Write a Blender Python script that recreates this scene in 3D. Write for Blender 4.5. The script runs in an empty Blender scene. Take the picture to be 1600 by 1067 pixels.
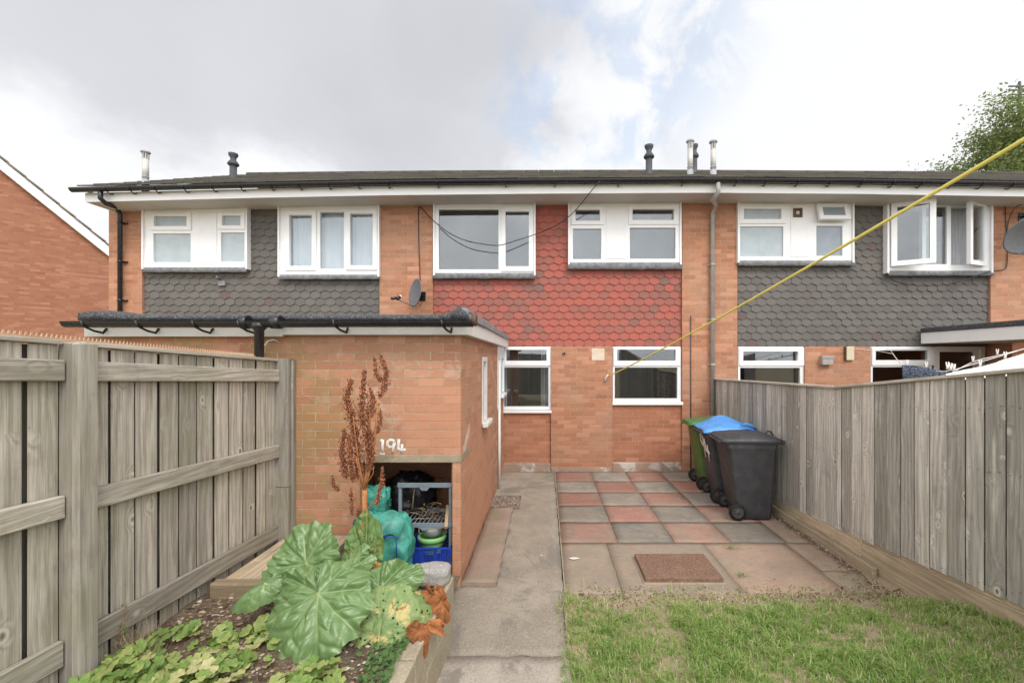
import bpy, bmesh, math, random
from mathutils import Vector, Matrix, noise as mnoise
R = math.radians
random.seed(7)
SC = bpy.context.scene
COL = SC.collection

# ------------------------------------------------------------------ camera, sky, sun, exposure
F = 700.0; U0 = 852.0; V0 = 562.0; H = 2.0; D = 8.05      # lens in photo pixels, horizon point, eye height, distance to the facade
cam = bpy.data.cameras.new('camera'); camo = bpy.data.objects.new('camera', cam); COL.objects.link(camo)
camo.location = (0, 0, H); camo.rotation_euler = (R(90), 0, 0)
cam.sensor_width = 36; cam.lens = F / 1600 * 36
cam.shift_x = -(U0 - 800) / 1600; cam.shift_y = (V0 - 533.5) / 1600
cam.clip_start = .02; cam.clip_end = 2000
SC.camera = camo
SC.view_settings.view_transform = 'Standard'; SC.view_settings.look = 'None'
SC.view_settings.exposure = 0.4; SC.view_settings.gamma = 1

SUN_EL, SUN_AZ = 48, 205          # the sun stands behind the camera, a little to the right, veiled by cloud
sund = bpy.data.lights.new('sun', 'SUN'); suno = bpy.data.objects.new('sun', sund); COL.objects.link(suno)
sund.energy = 1.5; sund.angle = R(22); sund.color = (1, .96, .9)
sdir = Vector((math.sin(R(25)) * math.cos(R(SUN_EL)), -math.cos(R(25)) * math.cos(R(SUN_EL)), math.sin(R(SUN_EL))))
suno.rotation_euler = sdir.to_track_quat('Z', 'Y').to_euler(); suno.location = (4, -10, 14)

class NT:
    """small wrapper to write node trees briefly"""
    def __init__(s, tree): s.t = tree; s.n = tree.nodes; s.l = tree.links
    def node(s, typ, **kw):
        nd = s.n.new(typ)
        for k, v in kw.items(): setattr(nd, k, v)
        return nd
    def link(s, a, b): s.l.new(a, b)
    def put(s, inp, val):
        if isinstance(val, bpy.types.NodeSocket): s.l.new(val, inp)
        elif val is not None:
            if inp.type == 'RGBA' and len(val) == 3: val = (*val, 1)
            inp.default_value = val
    def math(s, op, a, b=None, c=None, clamp=False):
        nd = s.node('ShaderNodeMath', operation=op, use_clamp=clamp)
        s.put(nd.inputs[0], a)
        if b is not None: s.put(nd.inputs[1], b)
        if c is not None: s.put(nd.inputs[2], c)
        return nd.outputs[0]
    def vmath(s, op, a, b=None, scale=None):
        nd = s.node('ShaderNodeVectorMath', operation=op)
        s.put(nd.inputs[0], a)
        if b is not None: s.put(nd.inputs[1], b)
        if scale is not None: s.put(nd.inputs['Scale'], scale)
        return nd.outputs['Value'] if op in ('DOT_PRODUCT', 'LENGTH', 'DISTANCE') else nd.outputs[0]
    def noise(s, vec, scale, detail=4, rough=.55, dist=0):
        nd = s.node('ShaderNodeTexNoise')
        if vec is not None: s.link(vec, nd.inputs['Vector'])
        nd.inputs['Scale'].default_value = scale; nd.inputs['Detail'].default_value = detail
        nd.inputs['Roughness'].default_value = rough; nd.inputs['Distortion'].default_value = dist
        return nd.outputs[0]
    def voro(s, vec, scale, feature='F1', rnd=1, out=0):
        nd = s.node('ShaderNodeTexVoronoi', feature=feature)
        if vec is not None: s.link(vec, nd.inputs['Vector'])
        nd.inputs['Scale'].default_value = scale; nd.inputs['Randomness'].default_value = rnd
        return nd.outputs[out]
    def ramp(s, fac, stops, interp='LINEAR'):
        nd = s.node('ShaderNodeValToRGB'); s.put(nd.inputs[0], fac)
        cr = nd.color_ramp; cr.interpolation = interp
        while len(cr.elements) < len(stops): cr.elements.new(.5)
        for e, (p, c) in zip(cr.elements, stops):
            e.position = p; e.color = (*c, 1) if not isinstance(c, (int, float)) else (c, c, c, 1)
        return nd.outputs[0]
    def maprange(s, v, a, b, c=0, d=1, smooth=True):
        nd = s.node('ShaderNodeMapRange', interpolation_type='SMOOTHSTEP' if smooth else 'LINEAR')
        s.put(nd.inputs[0], v)
        for i, x in enumerate((a, b, c, d)): nd.inputs[i + 1].default_value = x
        return nd.outputs[0]
    def mix(s, fac, a, b, blend='MIX'):
        nd = s.node('ShaderNodeMix', data_type='RGBA', blend_type=blend)
        s.put(nd.inputs[0], fac); s.put(nd.inputs[6], a); s.put(nd.inputs[7], b)
        return nd.outputs[2]
    def attr(s, name):
        return s.node('ShaderNodeAttribute', attribute_name=name).outputs['Fac']
    def bump(s, h, strength=.3, dist=.01):
        nd = s.node('ShaderNodeBump'); nd.inputs['Strength'].default_value = strength
        nd.inputs['Distance'].default_value = dist; s.link(h, nd.inputs['Height']); return nd.outputs[0]
    def mapping(s, vec, scale=(1, 1, 1), loc=(0, 0, 0)):
        nd = s.node('ShaderNodeMapping'); s.link(vec, nd.inputs[0])
        nd.inputs['Scale'].default_value = scale; nd.inputs['Location'].default_value = loc
        return nd.outputs[0]

def pix_dir(u, v): return Vector(((u - U0) / F, 1, (V0 - v) / F)).normalized()

def make_world():
    w = bpy.data.worlds.new('World'); SC.world = w; w.use_nodes = True
    t = NT(w.node_tree); t.n.clear()
    d = t.node('ShaderNodeTexCoord').outputs['Generated']
    sky = t.node('ShaderNodeTexSky', sky_type='NISHITA', sun_disc=False)
    sky.sun_elevation = R(SUN_EL); sky.sun_rotation = R(180 - 25); sky.air_density = 1.2; sky.dust_density = 2
    blue = t.vmath('SCALE', sky.outputs[0], scale=.13)
    sep = t.node('ShaderNodeSeparateXYZ'); t.link(d, sep.inputs[0])
    zz = t.math('ADD', t.math('MAXIMUM', sep.outputs[2], 0), .16)
    inv = t.math('DIVIDE', 1, zz)
    pl = t.vmath('SCALE', d, scale=inv)
    n1 = t.noise(pl, .75, 9, .56, .25)
    n2 = t.noise(pl, 2.2, 7, .6, .1)
    n3 = t.noise(d, 5.0, 9, .6, .3)
    def lobe(u, v, lo, hi):
        return t.maprange(t.vmath('DOT_PRODUCT', d, tuple(pix_dir(u, v))), lo, hi)
    # the broad grey bank on the left and overhead, ragged where it meets the white cloud
    bank = t.math('MAXIMUM', lobe(250, 20, .72, .95), t.math('MULTIPLY', lobe(560, 110, .945, .99), .95))
    bank = t.math('MAXIMUM', bank, t.math('MULTIPLY', lobe(420, -260, .80, .97), .75))
    # the underside lightens again low over the roofs
    bank = t.math('MULTIPLY', bank, t.maprange(sep.outputs[2], .30, .44, .35, 1))
    bank = t.math('ADD', bank, t.math('MULTIPLY', t.math('SUBTRACT', n3, .5), .85))
    bank = t.math('ADD', bank, t.math('MULTIPLY', t.math('SUBTRACT', n2, .5), .7))
    grey = t.maprange(bank, .12, .95)
    grey = t.math('MULTIPLY', grey, t.maprange(sep.outputs[1], -.35, .25))
    soft = t.maprange(n1, .40, .68)
    n4 = t.noise(d, 2.6, 5, .5, .4)
    soft2 = t.maprange(n4, .42, .66)
    tone = t.math('ADD', t.math('MULTIPLY', grey, .56), t.math('MULTIPLY', soft, .20))
    tone = t.math('ADD', tone, t.math('MULTIPLY', soft2, .17))
    cloud = t.ramp(tone, [(0, (.80, .805, .81)), (.22, (.745, .755, .775)), (.55, (.555, .565, .60)), (1, (.47, .48, .515))])
    # gaps
    gap = t.math('MAXIMUM', lobe(990, 50, .968, .996), lobe(965, 150, .984, .997))
    gap = t.math('MAXIMUM', gap, lobe(880, 170, .985, .998))
    gap = t.math('MULTIPLY', gap, t.maprange(t.noise(d, 9, 8, .62, .4), .44, .60))
    gap = t.math('MULTIPLY', gap, .42)
    col = t.mix(gap, cloud, t.mix(.5, blue, (.50, .68, .95)))
    # unseen sky behind the camera brightened, added to light the facade
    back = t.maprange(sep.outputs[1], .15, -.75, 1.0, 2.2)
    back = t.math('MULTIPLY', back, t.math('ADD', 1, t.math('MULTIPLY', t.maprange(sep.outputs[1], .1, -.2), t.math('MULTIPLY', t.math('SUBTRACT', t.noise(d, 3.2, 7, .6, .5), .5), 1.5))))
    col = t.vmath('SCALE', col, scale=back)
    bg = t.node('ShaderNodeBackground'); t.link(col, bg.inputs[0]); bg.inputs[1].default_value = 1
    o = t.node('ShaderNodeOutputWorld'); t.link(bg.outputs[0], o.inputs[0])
make_world()

# ------------------------------------------------------------------ helpers
def X(u, y=D): return (u - U0) / F * y
def Z(v, y=D): return H + (V0 - v) / F * y
def P(u, v, y): return Vector((X(u, y), y, Z(v, y)))
ORIG = {}

def tag(o, label=None, cat=None, group=None, kind=None):
    if label: o['label'] = label
    if cat: o['category'] = cat
    if group: o['group'] = group
    if kind: o['kind'] = kind
    return o
def thing(name, loc, label, cat, group=None):
    o = bpy.data.objects.new(name, None); COL.objects.link(o); o.location = loc
    o.empty_display_size = .1; ORIG[o] = Vector(loc)
    return tag(o, label, cat, group)

class MB:
    def __init__(s): s.v = []; s.f = []; s.t = []; s.uv = []; s.sm = []
    def add(s, pts): i = len(s.v); s.v += [Vector(p) for p in pts]; return i
    def face(s, idx, tint=.5, uv=None, smooth=False):
        s.f.append(list(idx)); s.t.append(tint); s.uv.append(uv); s.sm.append(smooth)
    def poly(s, pts, tint=.5, uv=None, smooth=False):
        i = s.add(pts); s.face(range(i, i + len(pts)), tint, uv, smooth)
    def hexa(s, c, tint=.5, along=None):
        """c: 8 corners, bottom ring then top ring. along: local lengthwise axis for wood uv"""
        i = s.add(c)
        qs = [(0, 3, 2, 1), (4, 5, 6, 7), (0, 1, 5, 4), (1, 2, 6, 5), (2, 3, 7, 6), (3, 0, 4, 7)]
        off = random.random() * 50 if along else 0
        for q in qs:
            uv = None
            if along:
                ps = [Vector(c[k]) for k in q]; ax = Vector(along)
                n = (ps[1] - ps[0]).cross(ps[2] - ps[0])
                side = ax.cross(n); side = side.normalized() if side.length > 1e-9 else Vector((1, 0, 0))
                if abs(n.normalized().dot(ax)) > .9:
                    a = Vector((1, .3, .2)).cross(ax).normalized(); side = a; uv = [(p.dot(a) + off, p.dot(ax.cross(a)) * .3 + off) for p in ps]
                else: uv = [(p.dot(side) + off, p.dot(ax) + off) for p in ps]
            s.face([i + k for k in q], tint, uv)
    def box(s, x0, x1, y0, y1, z0, z1, tint=.5, along=None):
        s.hexa([(x0, y0, z0), (x1, y0, z0), (x1, y1, z0), (x0, y1, z0), (x0, y0, z1), (x1, y0, z1), (x1, y1, z1), (x0, y1, z1)], tint, along)
    def beam(s, a, b, w, h, up=(0, 0, 1), tint=.5, wood=True):
        a = Vector(a); b = Vector(b); d = (b - a).normalized(); sx = d.cross(Vector(up)).normalized(); uz = sx.cross(d)
        c = []
        for sg in (-1, 1):
            for (p, q) in ((a, -1), (a, 1), (b, 1), (b, -1)):
                c.append(p + sx * q * w / 2 + uz * sg * h / 2)
        s.hexa(c, tint, d if wood else None)
    def tube(s, pts, r, n=8, tint=.5, cap=True, smooth=True):
        pts = [Vector(p) for p in pts]; m = len(pts)
        rs = r if isinstance(r, (list, tuple)) else [r] * m
        rings = []; ref = None
        for k in range(m):
            d = (pts[min(k + 1, m - 1)] - pts[max(k - 1, 0)]).normalized()
            if ref is None: ref = Vector((0, 0, 1)) if abs(d.z) < .9 else Vector((1, 0, 0))
            a = d.cross(ref).normalized(); b = a.cross(d).normalized(); ref = b
            i = s.add([pts[k] + (a * math.cos(2 * math.pi * j / n) + b * math.sin(2 * math.pi * j / n)) * rs[k] for j in range(n)])
            rings.append(i)
        for k in range(m - 1):
            for j in range(n):
                j2 = (j + 1) % n
                s.face((rings[k] + j, rings[k] + j2, rings[k + 1] + j2, rings[k + 1] + j), tint, None, smooth)
        if cap:
            s.face([rings[0] + j for j in range(n - 1, -1, -1)], tint); s.face([rings[-1] + j for j in range(n)], tint)
    def lathe(s, prof, c, axis='Z', n=20, tint=.5, smooth=True, cap=True):
        c = Vector(c); rings = []
        for (r, h) in prof:
            pts = []
            for j in range(n):
                a = 2 * math.pi * j / n; x, y = r * math.cos(a), r * math.sin(a)
                pts.append(c + (Vector((x, y, h)) if axis == 'Z' else Vector((x, h, y)) if axis == 'Y' else Vector((h, x, y))))
            rings.append(s.add(pts))
        for k in range(len(prof) - 1):
            for j in range(n):
                j2 = (j + 1) % n
                s.face((rings[k] + j, rings[k] + j2, rings[k + 1] + j2, rings[k + 1] + j), tint, None, smooth)
        if cap:
            s.face([rings[0] + j for j in range(n)], tint); s.face([rings[-1] + j for j in range(n)], tint)
    def slab(s, a0, a1, b0, b1, holes, y0, y1, tint=.5, plane='XZ', zf=None):
        """rectangle with rectangular holes, thickness y0..y1. plane XZ (depth=Y) or YZ (depth=X)"""
        xs = sorted({a0, a1, *[h[0] for h in holes], *[h[1] for h in holes]}); xs = [x for x in xs if a0 - 1e-6 <= x <= a1 + 1e-6]
        zs = sorted({b0, b1, *[h[2] for h in holes], *[h[3] for h in holes]}); zs = [z for z in zs if b0 - 1e-6 <= z <= b1 + 1e-6]
        def solid(i, j):
            if i < 0 or j < 0 or i >= len(xs) - 1 or j >= len(zs) - 1: return False
            cx, cz = (xs[i] + xs[i + 1]) / 2, (zs[j] + zs[j + 1]) / 2
            return not any(h[0] < cx < h[1] and h[2] < cz < h[3] for h in holes)
        q = (lambda a, d, b: (a, d, b)) if plane == 'XZ' else (lambda a, d, b: (d, a, b))
        for i in range(len(xs) - 1):
            for j in range(len(zs) - 1):
                if not solid(i, j): continue
                xa, xb, za, zb = xs[i], xs[i + 1], zs[j], zs[j + 1]
                s.poly([q(xa, y0, za), q(xb, y0, za), q(xb, y0, zb), q(xa, y0, zb)], tint)
                s.poly([q(xa, y1, za), q(xa, y1, zb), q(xb, y1, zb), q(xb, y1, za)], tint)
                if not solid(i - 1, j): s.poly([q(xa, y0, za), q(xa, y0, zb), q(xa, y1, zb), q(xa, y1, za)], tint)
                if not solid(i + 1, j): s.poly([q(xb, y0, za), q(xb, y1, za), q(xb, y1, zb), q(xb, y0, zb)], tint)
                if not solid(i, j - 1): s.poly([q(xa, y0, za), q(xa, y1, za), q(xb, y1, za), q(xb, y0, za)], tint)
                if not solid(i, j + 1): s.poly([q(xa, y0, zb), q(xb, y0, zb), q(xb, y1, zb), q(xa, y1, zb)], tint)
    def shear(s, fn):
        for p in s.v: p.z += fn(p)
    def build(s, name, mat, parent=None, bevel=0, origin=None, seg=1, fixn=True, smooth_all=False, label=None):
        if parent is not None: org = ORIG[parent]
        elif origin is not None: org = Vector(origin)
        else:
            lo = [min(p[k] for p in s.v) for k in range(3)]; hi = [max(p[k] for p in s.v) for k in range(3)]
            org = Vector(((lo[0] + hi[0]) / 2, (lo[1] + hi[1]) / 2, lo[2]))
        me = bpy.data.meshes.new(name)
        me.from_pydata([tuple(p - org) for p in s.v], [], s.f)
        uvl = me.uv_layers.new(name='UVMap'); uvs = []
        for f, uv in zip(s.f, s.uv):
            if uv is None:
                a, b, c = s.v[f[0]], s.v[f[1]], s.v[f[2]]
                n = (b - a).cross(c - a)
                if len(f) > 3: n = (s.v[f[2]] - a).cross(s.v[f[3]] - b)
                ax, ay, az = abs(n.x), abs(n.y), abs(n.z)
                if az >= ax and az >= ay: uv = [(s.v[k].x, s.v[k].y) for k in f]
                elif ay >= ax: uv = [(s.v[k].x, s.v[k].z) for k in f]
                else: uv = [(s.v[k].y, s.v[k].z) for k in f]
            for q in uv: uvs += [q[0], q[1]]
        uvl.data.foreach_set('uv', uvs)
        at = me.attributes.new('tint', 'FLOAT', 'FACE'); at.data.foreach_set('value', s.t)
        me.polygons.foreach_set('use_smooth', [True] * len(s.f) if smooth_all else s.sm)
        if fixn and len(s.f) < 60000:
            bm = bmesh.new(); bm.from_mesh(me); bmesh.ops.recalc_face_normals(bm, faces=bm.faces); bm.to_mesh(me); bm.free()
        me.materials.append(mat)
        o = bpy.data.objects.new(name, me); COL.objects.link(o)
        if parent is not None: o.parent = parent; ORIG[o] = org
        else: o.location = org; ORIG[o] = org
        if parent is not None and o.parent is parent and ORIG[parent] is not None: pass
        if bevel:
            m = o.modifiers.new('bevel', 'BEVEL'); m.width = bevel; m.segments = seg; m.limit_method = 'ANGLE'; m.angle_limit = R(40)
        if label: o['label'] = label
        return o

def nz(x, y, z=0, s=1): return mnoise.noise(Vector((x * s, y * s, z * s)))

# ------------------------------------------------------------------ materials
M = {}
def mat(name):
    m = bpy.data.materials.new(name); m.use_nodes = True; t = NT(m.node_tree); t.n.clear()
    out = t.node('ShaderNodeOutputMaterial'); b = t.node('ShaderNodeBsdfPrincipled'); t.link(b.outputs[0], out.inputs[0])
    M[name] = m; t.b = b; t.out = out; t.uvc = None
    return m, t
def UV(t): return t.node('ShaderNodeTexCoord').outputs['UV']
def OBJ(t): return t.node('ShaderNodeNewGeometry').outputs['Position']
def setb(t, color=None, rough=None, spec=None, normal=None, metal=None):
    if color is not None: t.put(t.b.inputs['Base Color'], color)
    if rough is not None: t.put(t.b.inputs['Roughness'], rough)
    if spec is not None: t.put(t.b.inputs['Specular IOR Level'], spec)
    if normal is not None: t.put(t.b.inputs['Normal'], normal)
    if metal is not None: t.put(t.b.inputs['Metallic'], metal)

def brick(name, c1, c2, mortar, stain=(.5, .5, .5), patch=None, algae=0, msize=.0045):
    m, t = mat(name); uv = UV(t); pos = OBJ(t)
    wob = t.noise(pos, 9, 3, .6)
    wv = t.vmath('ADD', uv, t.vmath('SCALE', t.vmath('SUBTRACT', t.node('ShaderNodeTexNoise').outputs[1], (.5, .5, .5)), scale=.004))
    br = t.node('ShaderNodeTexBrick', offset=.5, squash=1)
    t.link(wv, br.inputs['Vector'])
    for k, v in (('Scale', 1), ('Mortar Size', msize), ('Mortar Smooth', .25), ('Bias', 0), ('Brick Width', .225), ('Row Height', .0765)): br.inputs[k].default_value = v
    t.put(br.inputs['Color1'], (0, 0, 0)); t.put(br.inputs['Color2'], (1, 1, 1)); t.put(br.inputs['Mortar'], (.5, .5, .5))
    rnd = br.outputs[0]
    mid = tuple((a + b) / 2 for a, b in zip(c1, c2))
    pale = tuple(min(1, a * 1.12 + .04) for a in c1)
    bc = t.ramp(rnd, [(0, c2), (.3, mid), (.62, c1), (.85, pale), (1, tuple(a * .82 for a in c2))])
    n = t.noise(pos, 38, 6, .7)
    bc = t.mix(t.maprange(n, .3, .75, 0, .30), bc, tuple(min(1, a * 1.25 + .05) for a in c1))
    bc = t.mix(t.maprange(t.noise(pos, 120, 3, .7), .55, .75, 0, .45), bc, tuple(a * .55 for a in c2))
    big = t.noise(pos, 1.3, 5, .62)
    bc = t.mix(t.maprange(big, .35, .7, 0, .45), bc, stain)
    if patch:
        pz = t.noise(pos, 1.7, 5, .65, .6)
        bc = t.mix(t.maprange(pz, .50, .60, 0, .55), bc, patch)
    if algae:
        sx = t.node('ShaderNodeSeparateXYZ'); t.link(pos, sx.inputs[0])
        al = t.math('MULTIPLY', t.math('MULTIPLY', t.maprange(t.noise(pos, 2.6, 5, .65), .42, .60), algae), t.maprange(sx.outputs[0], -1.35, -2.1))
        bc = t.mix(t.math('MULTIPLY', t.maprange(t.noise(pos, 4.5, 6, .7, .4), .58, .66), .35), bc, (.58, .47, .38))
        bc = t.mix(al, bc, (.27, .21, .07))
    mo = t.mix(t.maprange(t.noise(pos, 20, 4, .6), .3, .7), mortar, tuple(a * .62 for a in mortar))
    c = t.mix(t.math('MULTIPLY', br.outputs[1], t.maprange(t.noise(pos, 3.1, 4, .7), .25, .6, .45, .95)), bc, mo)
    hgt = t.math('SUBTRACT', t.math('MULTIPLY', n, .35), br.outputs[1])
    if patch:
        for pt, rad in (((-.95, 3.95, 1.46), .50), ((-.745, 4.7, .62), 1.0), ((-.745, 5.6, .5), .9)):
            dd = t.vmath('DISTANCE', pos, pt)
            mk_ = t.math('MULTIPLY', t.maprange(t.math('ADD', dd, t.math('MULTIPLY', t.math('SUBTRACT', t.noise(pos, 5, 6, .7), .5), rad * 1.5)), rad, rad * .45), t.maprange(t.noise(t.mapping(pos, (3, 3, 9)), 1, 5, .6), .32, .62, .25, .8))
            c = t.mix(mk_, c, t.mix(t.noise(pos, 14, 4), (.55, .275, .165), (.50, .24, .15)))
    setb(t, c, .92, .25, t.bump(hgt, .7, .008))
    return m

def concrete(name, c1, c2, scale=3, speck=.5, stain=None, rough=.9, lichen=0):
    m, t = mat(name); pos = OBJ(t)
    n = t.noise(pos, scale, 8, .65, .3)
    c = t.mix(t.maprange(n, .32, .68), c1, c2)
    sp = t.voro(pos, 160, out=1)
    spv = t.vmath('DOT_PRODUCT', sp, (.33, .33, .33))
    c = t.mix(t.maprange(spv, .55, .95, 0, speck), c, tuple(min(1, a * 1.55) for a in c1))
    c = t.mix(t.maprange(spv, .42, .1, 0, speck), c, tuple(a * .45 for a in c2))
    if stain:
        s = t.noise(pos, scale * .45, 7, .7, .8)
        c = t.mix(t.maprange(s, .515, .60, 0, .75), c, stain)
    if lichen:
        l = t.noise(pos, 26, 6, .75, .5)
        l2 = t.math('MULTIPLY', t.maprange(l, .6, .68), t.maprange(t.noise(pos, 2.5, 4), .45, .6))
        c = t.mix(t.math('MULTIPLY', l2, lichen), c, (.55, .52, .46))
    setb(t, c, rough, .25, t.bump(t.math('ADD', t.noise(pos, 70, 5, .7), t.math('MULTIPLY', n, .6)), .5, .006))
    return m

def wood(name, c_lo, c_hi, algae=.4, knots=True, grain=1):
    m, t = mat(name); uv = UV(t); tint = t.attr('tint'); pos = OBJ(t)
    off = t.node('ShaderNodeCombineXYZ'); t.put(off.inputs[0], t.math('MULTIPLY', tint, 37.0)); t.put(off.inputs[1], t.math('MULTIPLY', tint, 91.0))
    q = t.vmath('ADD', uv, off.outputs[0])
    low = t.noise(t.mapping(q, (7, .9, 1)), 1, 3, .5)
    kv = t.mapping(q, (6.2, 4.2, 1))
    kd = t.voro(kv, 1, 'F1', .95)
    kmask = t.maprange(t.noise(t.mapping(q, (3, 3, 1), (3, 7, 0)), 1, 2), .47, .51)
    kd = t.math('ADD', kd, t.math('MULTIPLY', t.math('SUBTRACT', 1, kmask), .5))
    kk = t.maprange(kd, .0, .36, 1, 0)
    warp = t.math('ADD', t.math('MULTIPLY', low, 1.5), t.math('MULTIPLY', kk, .9 if knots else 0))
    sepq = t.node('ShaderNodeSeparateXYZ'); t.link(q, sepq.inputs[0])
    ringc = t.math('ADD', t.math('MULTIPLY', sepq.outputs[0], 46 * grain), t.math('MULTIPLY', warp, 5.0))
    ring = t.math('ADD', t.math('MULTIPLY', t.math('SINE', t.math('MULTIPLY', ringc, 3.1)), .5), .5)
    fib = t.noise(t.mapping(q, (140, 3.0, 1)), 1, 5, .7)
    g = t.math('ADD', t.math('MULTIPLY', ring, .14), t.math('MULTIPLY', fib, .90))
    c = t.mix(t.maprange(g, .30, .74), c_lo, c_hi)
    # board to board difference and broad weather streaks
    br = t.math('ADD', .64, t.math('MULTIPLY', tint, .58))
    c = t.mix(1, c, t.node('ShaderNodeCombineColor').outputs[0], 'MIX') if False else c
    cc = t.node('ShaderNodeCombineColor')
    for k in range(3): t.put(cc.inputs[k], br)
    c = t.mix(1.0, c, cc.outputs[0], 'MULTIPLY')
    c = t.mix(t.maprange(t.noise(t.mapping(q, (9, .8, 1)), 1, 5, .65), .42, .72, 0, .55), c, tuple(a * .58 for a in c_lo))
    c = t.mix(t.maprange(t.noise(t.mapping(q, (14, 1.2, 1), (5, 9, 0)), 1, 5, .65), .55, .75, 0, .55), c, tuple(min(1, a * 1.3) for a in c_hi))
    if knots:
        c = t.mix(t.maprange(kd, .085, .05, 0, .8), c, (.13, .10, .075))
        halo = t.math('MULTIPLY', t.maprange(kd, .19, .11), t.maprange(kd, .08, .11))
        c = t.mix(t.math('MULTIPLY', halo, .5), c, tuple(min(1, a * 1.35) for a in c_hi))
    if algae:
        sz = t.node('ShaderNodeSeparateXYZ'); t.link(pos, sz.inputs[0])
        a = t.maprange(t.noise(pos, 2.4, 5, .65), .40, .66, 0, algae)
        c = t.mix(a, c, (.24, .24, .13))
        b2 = t.math('MULTIPLY', t.maprange(t.noise(pos, 5.5, 5, .7), .55, .7), .25)
        c = t.mix(b2, c, (.20, .165, .13))
    setb(t, c, .85, .2, t.bump(g, .35, .003))
    return m

def plain(name, c, rough=.5, spec=.5, var=.12, scale=12, metal=0, bump=0, dirt=0, dirtc=(.2, .18, .14), tintvar=0):
    m, t = mat(name); pos = OBJ(t)
    n = t.noise(pos, scale, 5, .6)
    col = t.mix(t.maprange(n, .3, .7), tuple(a * (1 - var) for a in c), tuple(min(1, a * (1 + var)) for a in c))
    if tintvar:
        tt = t.attr('tint'); cc = t.node('ShaderNodeCombineColor')
        for k in range(3): t.put(cc.inputs[k], t.math('ADD', 1 - tintvar / 2, t.math('MULTIPLY', tt, tintvar)))
        col = t.mix(1.0, col, cc.outputs[0], 'MULTIPLY')
    if dirt:
        dn = t.noise(pos, 4.5, 8, .72, .5)
        col = t.mix(t.maprange(dn, .48, .72, 0, dirt), col, dirtc)
    rg = t.maprange(t.noise(pos, 20, 4), .3, .7, max(0, rough - .08), min(1, rough + .08))
    setb(t, col, rg, spec, None, metal)
    if bump: setb(t, normal=t.bump(t.noise(pos, scale * 6, 4, .6), bump, .004))
    return m

brick('brick_house', (.43, .19, .105), (.31, .13, .072), (.50, .37, .26), stain=(.40, .25, .17), msize=.005)
brick('brick_infill', (.41, .165, .088), (.31, .12, .066), (.48, .33, .24), stain=(.37, .185, .115), msize=.005)
brick('brick_store', (.46, .22, .13), (.34, .15, .088), (.53, .40, .28), stain=(.43, .27, .17), patch=(.52, .235, .13), algae=.5, msize=.0055)
brick('brick_gable', (.34, .145, .085), (.27, .108, .062), (.38, .23, .15), stain=(.33, .165, .10), msize=.004)
concrete('path_concrete', (.355, .305, .245), (.265, .225, .18), 2.2, .6, (.20, .18, .155), lichen=.5)
concrete('step_concrete', (.45, .395, .335), (.35, .305, .255), 2.6, .5, (.21, .185, .16), lichen=.6)
concrete('red_concrete', (.36, .265, .21), (.29, .215, .17), 2.4, .4, (.25, .21, .14))
concrete('lintel_concrete', (.40, .33, .24), (.32, .26, .18), 5, .4, (.24, .20, .13))
concrete('block_concrete', (.43, .37, .275), (.32, .27, .19), 4, .5, (.24, .22, .12), lichen=.5)
concrete('rough_concrete', (.42, .40, .38), (.32, .30, .28), 6, .7, (.30, .28, .24))
concrete('smear', (.62, .50, .42), (.50, .30, .22), 9, .3)
concrete('plinth', (.40, .27, .20), (.30, .22, .17), 5, .4, (.60, .57, .54))
wood('wood_left', (.31, .27, .225), (.63, .575, .50), .30)
wood('wood_post', (.27, .24, .205), (.47, .43, .375), .35, grain=.7)
wood('wood_right', (.35, .32, .28), (.68, .64, .58), .14)
wood('wood_base', (.40, .30, .20), (.60, .49, .36), .3)
wood('wood_cap', (.42, .37, .30), (.62, .57, .50), .3, knots=False)
wood('wood_sleeper', (.27, .20, .13), (.40, .30, .20), .3)
wood('wood_stick', (.45, .33, .19), (.6, .46, .3), 0, knots=False)
plain('upvc', (.80, .80, .80), .35, .5, .02, 3, dirt=.12, dirtc=(.62, .60, .56))
plain('upvc_panel', (.78, .78, .78), .4, .5, .02, 3, dirt=.1, dirtc=(.6, .6, .58))
plain('soffit', (.52, .50, .475), .6, .3, .04, 3, dirt=.2, dirtc=(.56, .54, .5))
plain('fascia_store', (.70, .69, .66), .5, .4, .05, 5, dirt=.3, dirtc=(.40, .38, .30))
plain('black_plastic', (.013, .013, .015), .3, .5, .2, 8)
plain('grey_plastic', (.33, .31, .29), .5, .4, .1, 8)
plain('lead', (.20, .205, .215), .6, .4, .3, 14, bump=.5, dirt=.5, dirtc=(.34, .33, .32))
plain('flue_white', (.52, .51, .48), .4, .4, .1, 8, dirt=.3)
plain('flue_black', (.06, .063, .072), .6, .4, .2, 8)
plain('flue_grey', (.33, .335, .35), .6, .4, .2, 8)
plain('dish_grey', (.14, .147, .16), .5, .4, .1, 30, bump=.1)
plain('sky_reflection_sheet', (.10, .105, .115), .7, .3, .06, 4)
plain('interior', (.30, .28, .25), .9, .2, .1, 2)
plain('dark_interior', (.05, .048, .045), .9, .2, .1, 2)
plain('vent_brown', (.11, .06, .04), .5, .4)
plain('cream', (.55, .50, .36), .5, .4, .05, 6)
plain('plaster_patch', (.62, .52, .41), .85, .3, .1, 14, dirt=.3, dirtc=(.45, .33, .24))
plain('yellow_line', (.80, .69, .16), .45, .4, .06, 30)
plain('bin_black', (.05, .051, .056), .5, .4, .15, 10, dirt=.35, dirtc=(.12, .11, .10), bump=.08)
plain('bin_green', (.085, .155, .04), .5, .4, .15, 10, dirt=.3, dirtc=(.13, .14, .07), bump=.08)
plain('bin_lid_green', (.075, .17, .055), .5, .4, .15, 10, dirt=.4, dirtc=(.15, .16, .09))
plain('bin_blue', (.085, .30, .70), .42, .45, .12, 6, dirt=.25, dirtc=(.25, .42, .65))
plain('rubber', (.02, .019, .019), .8, .3, .3, 20, dirt=.5, dirtc=(.09, .075, .06))
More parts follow.
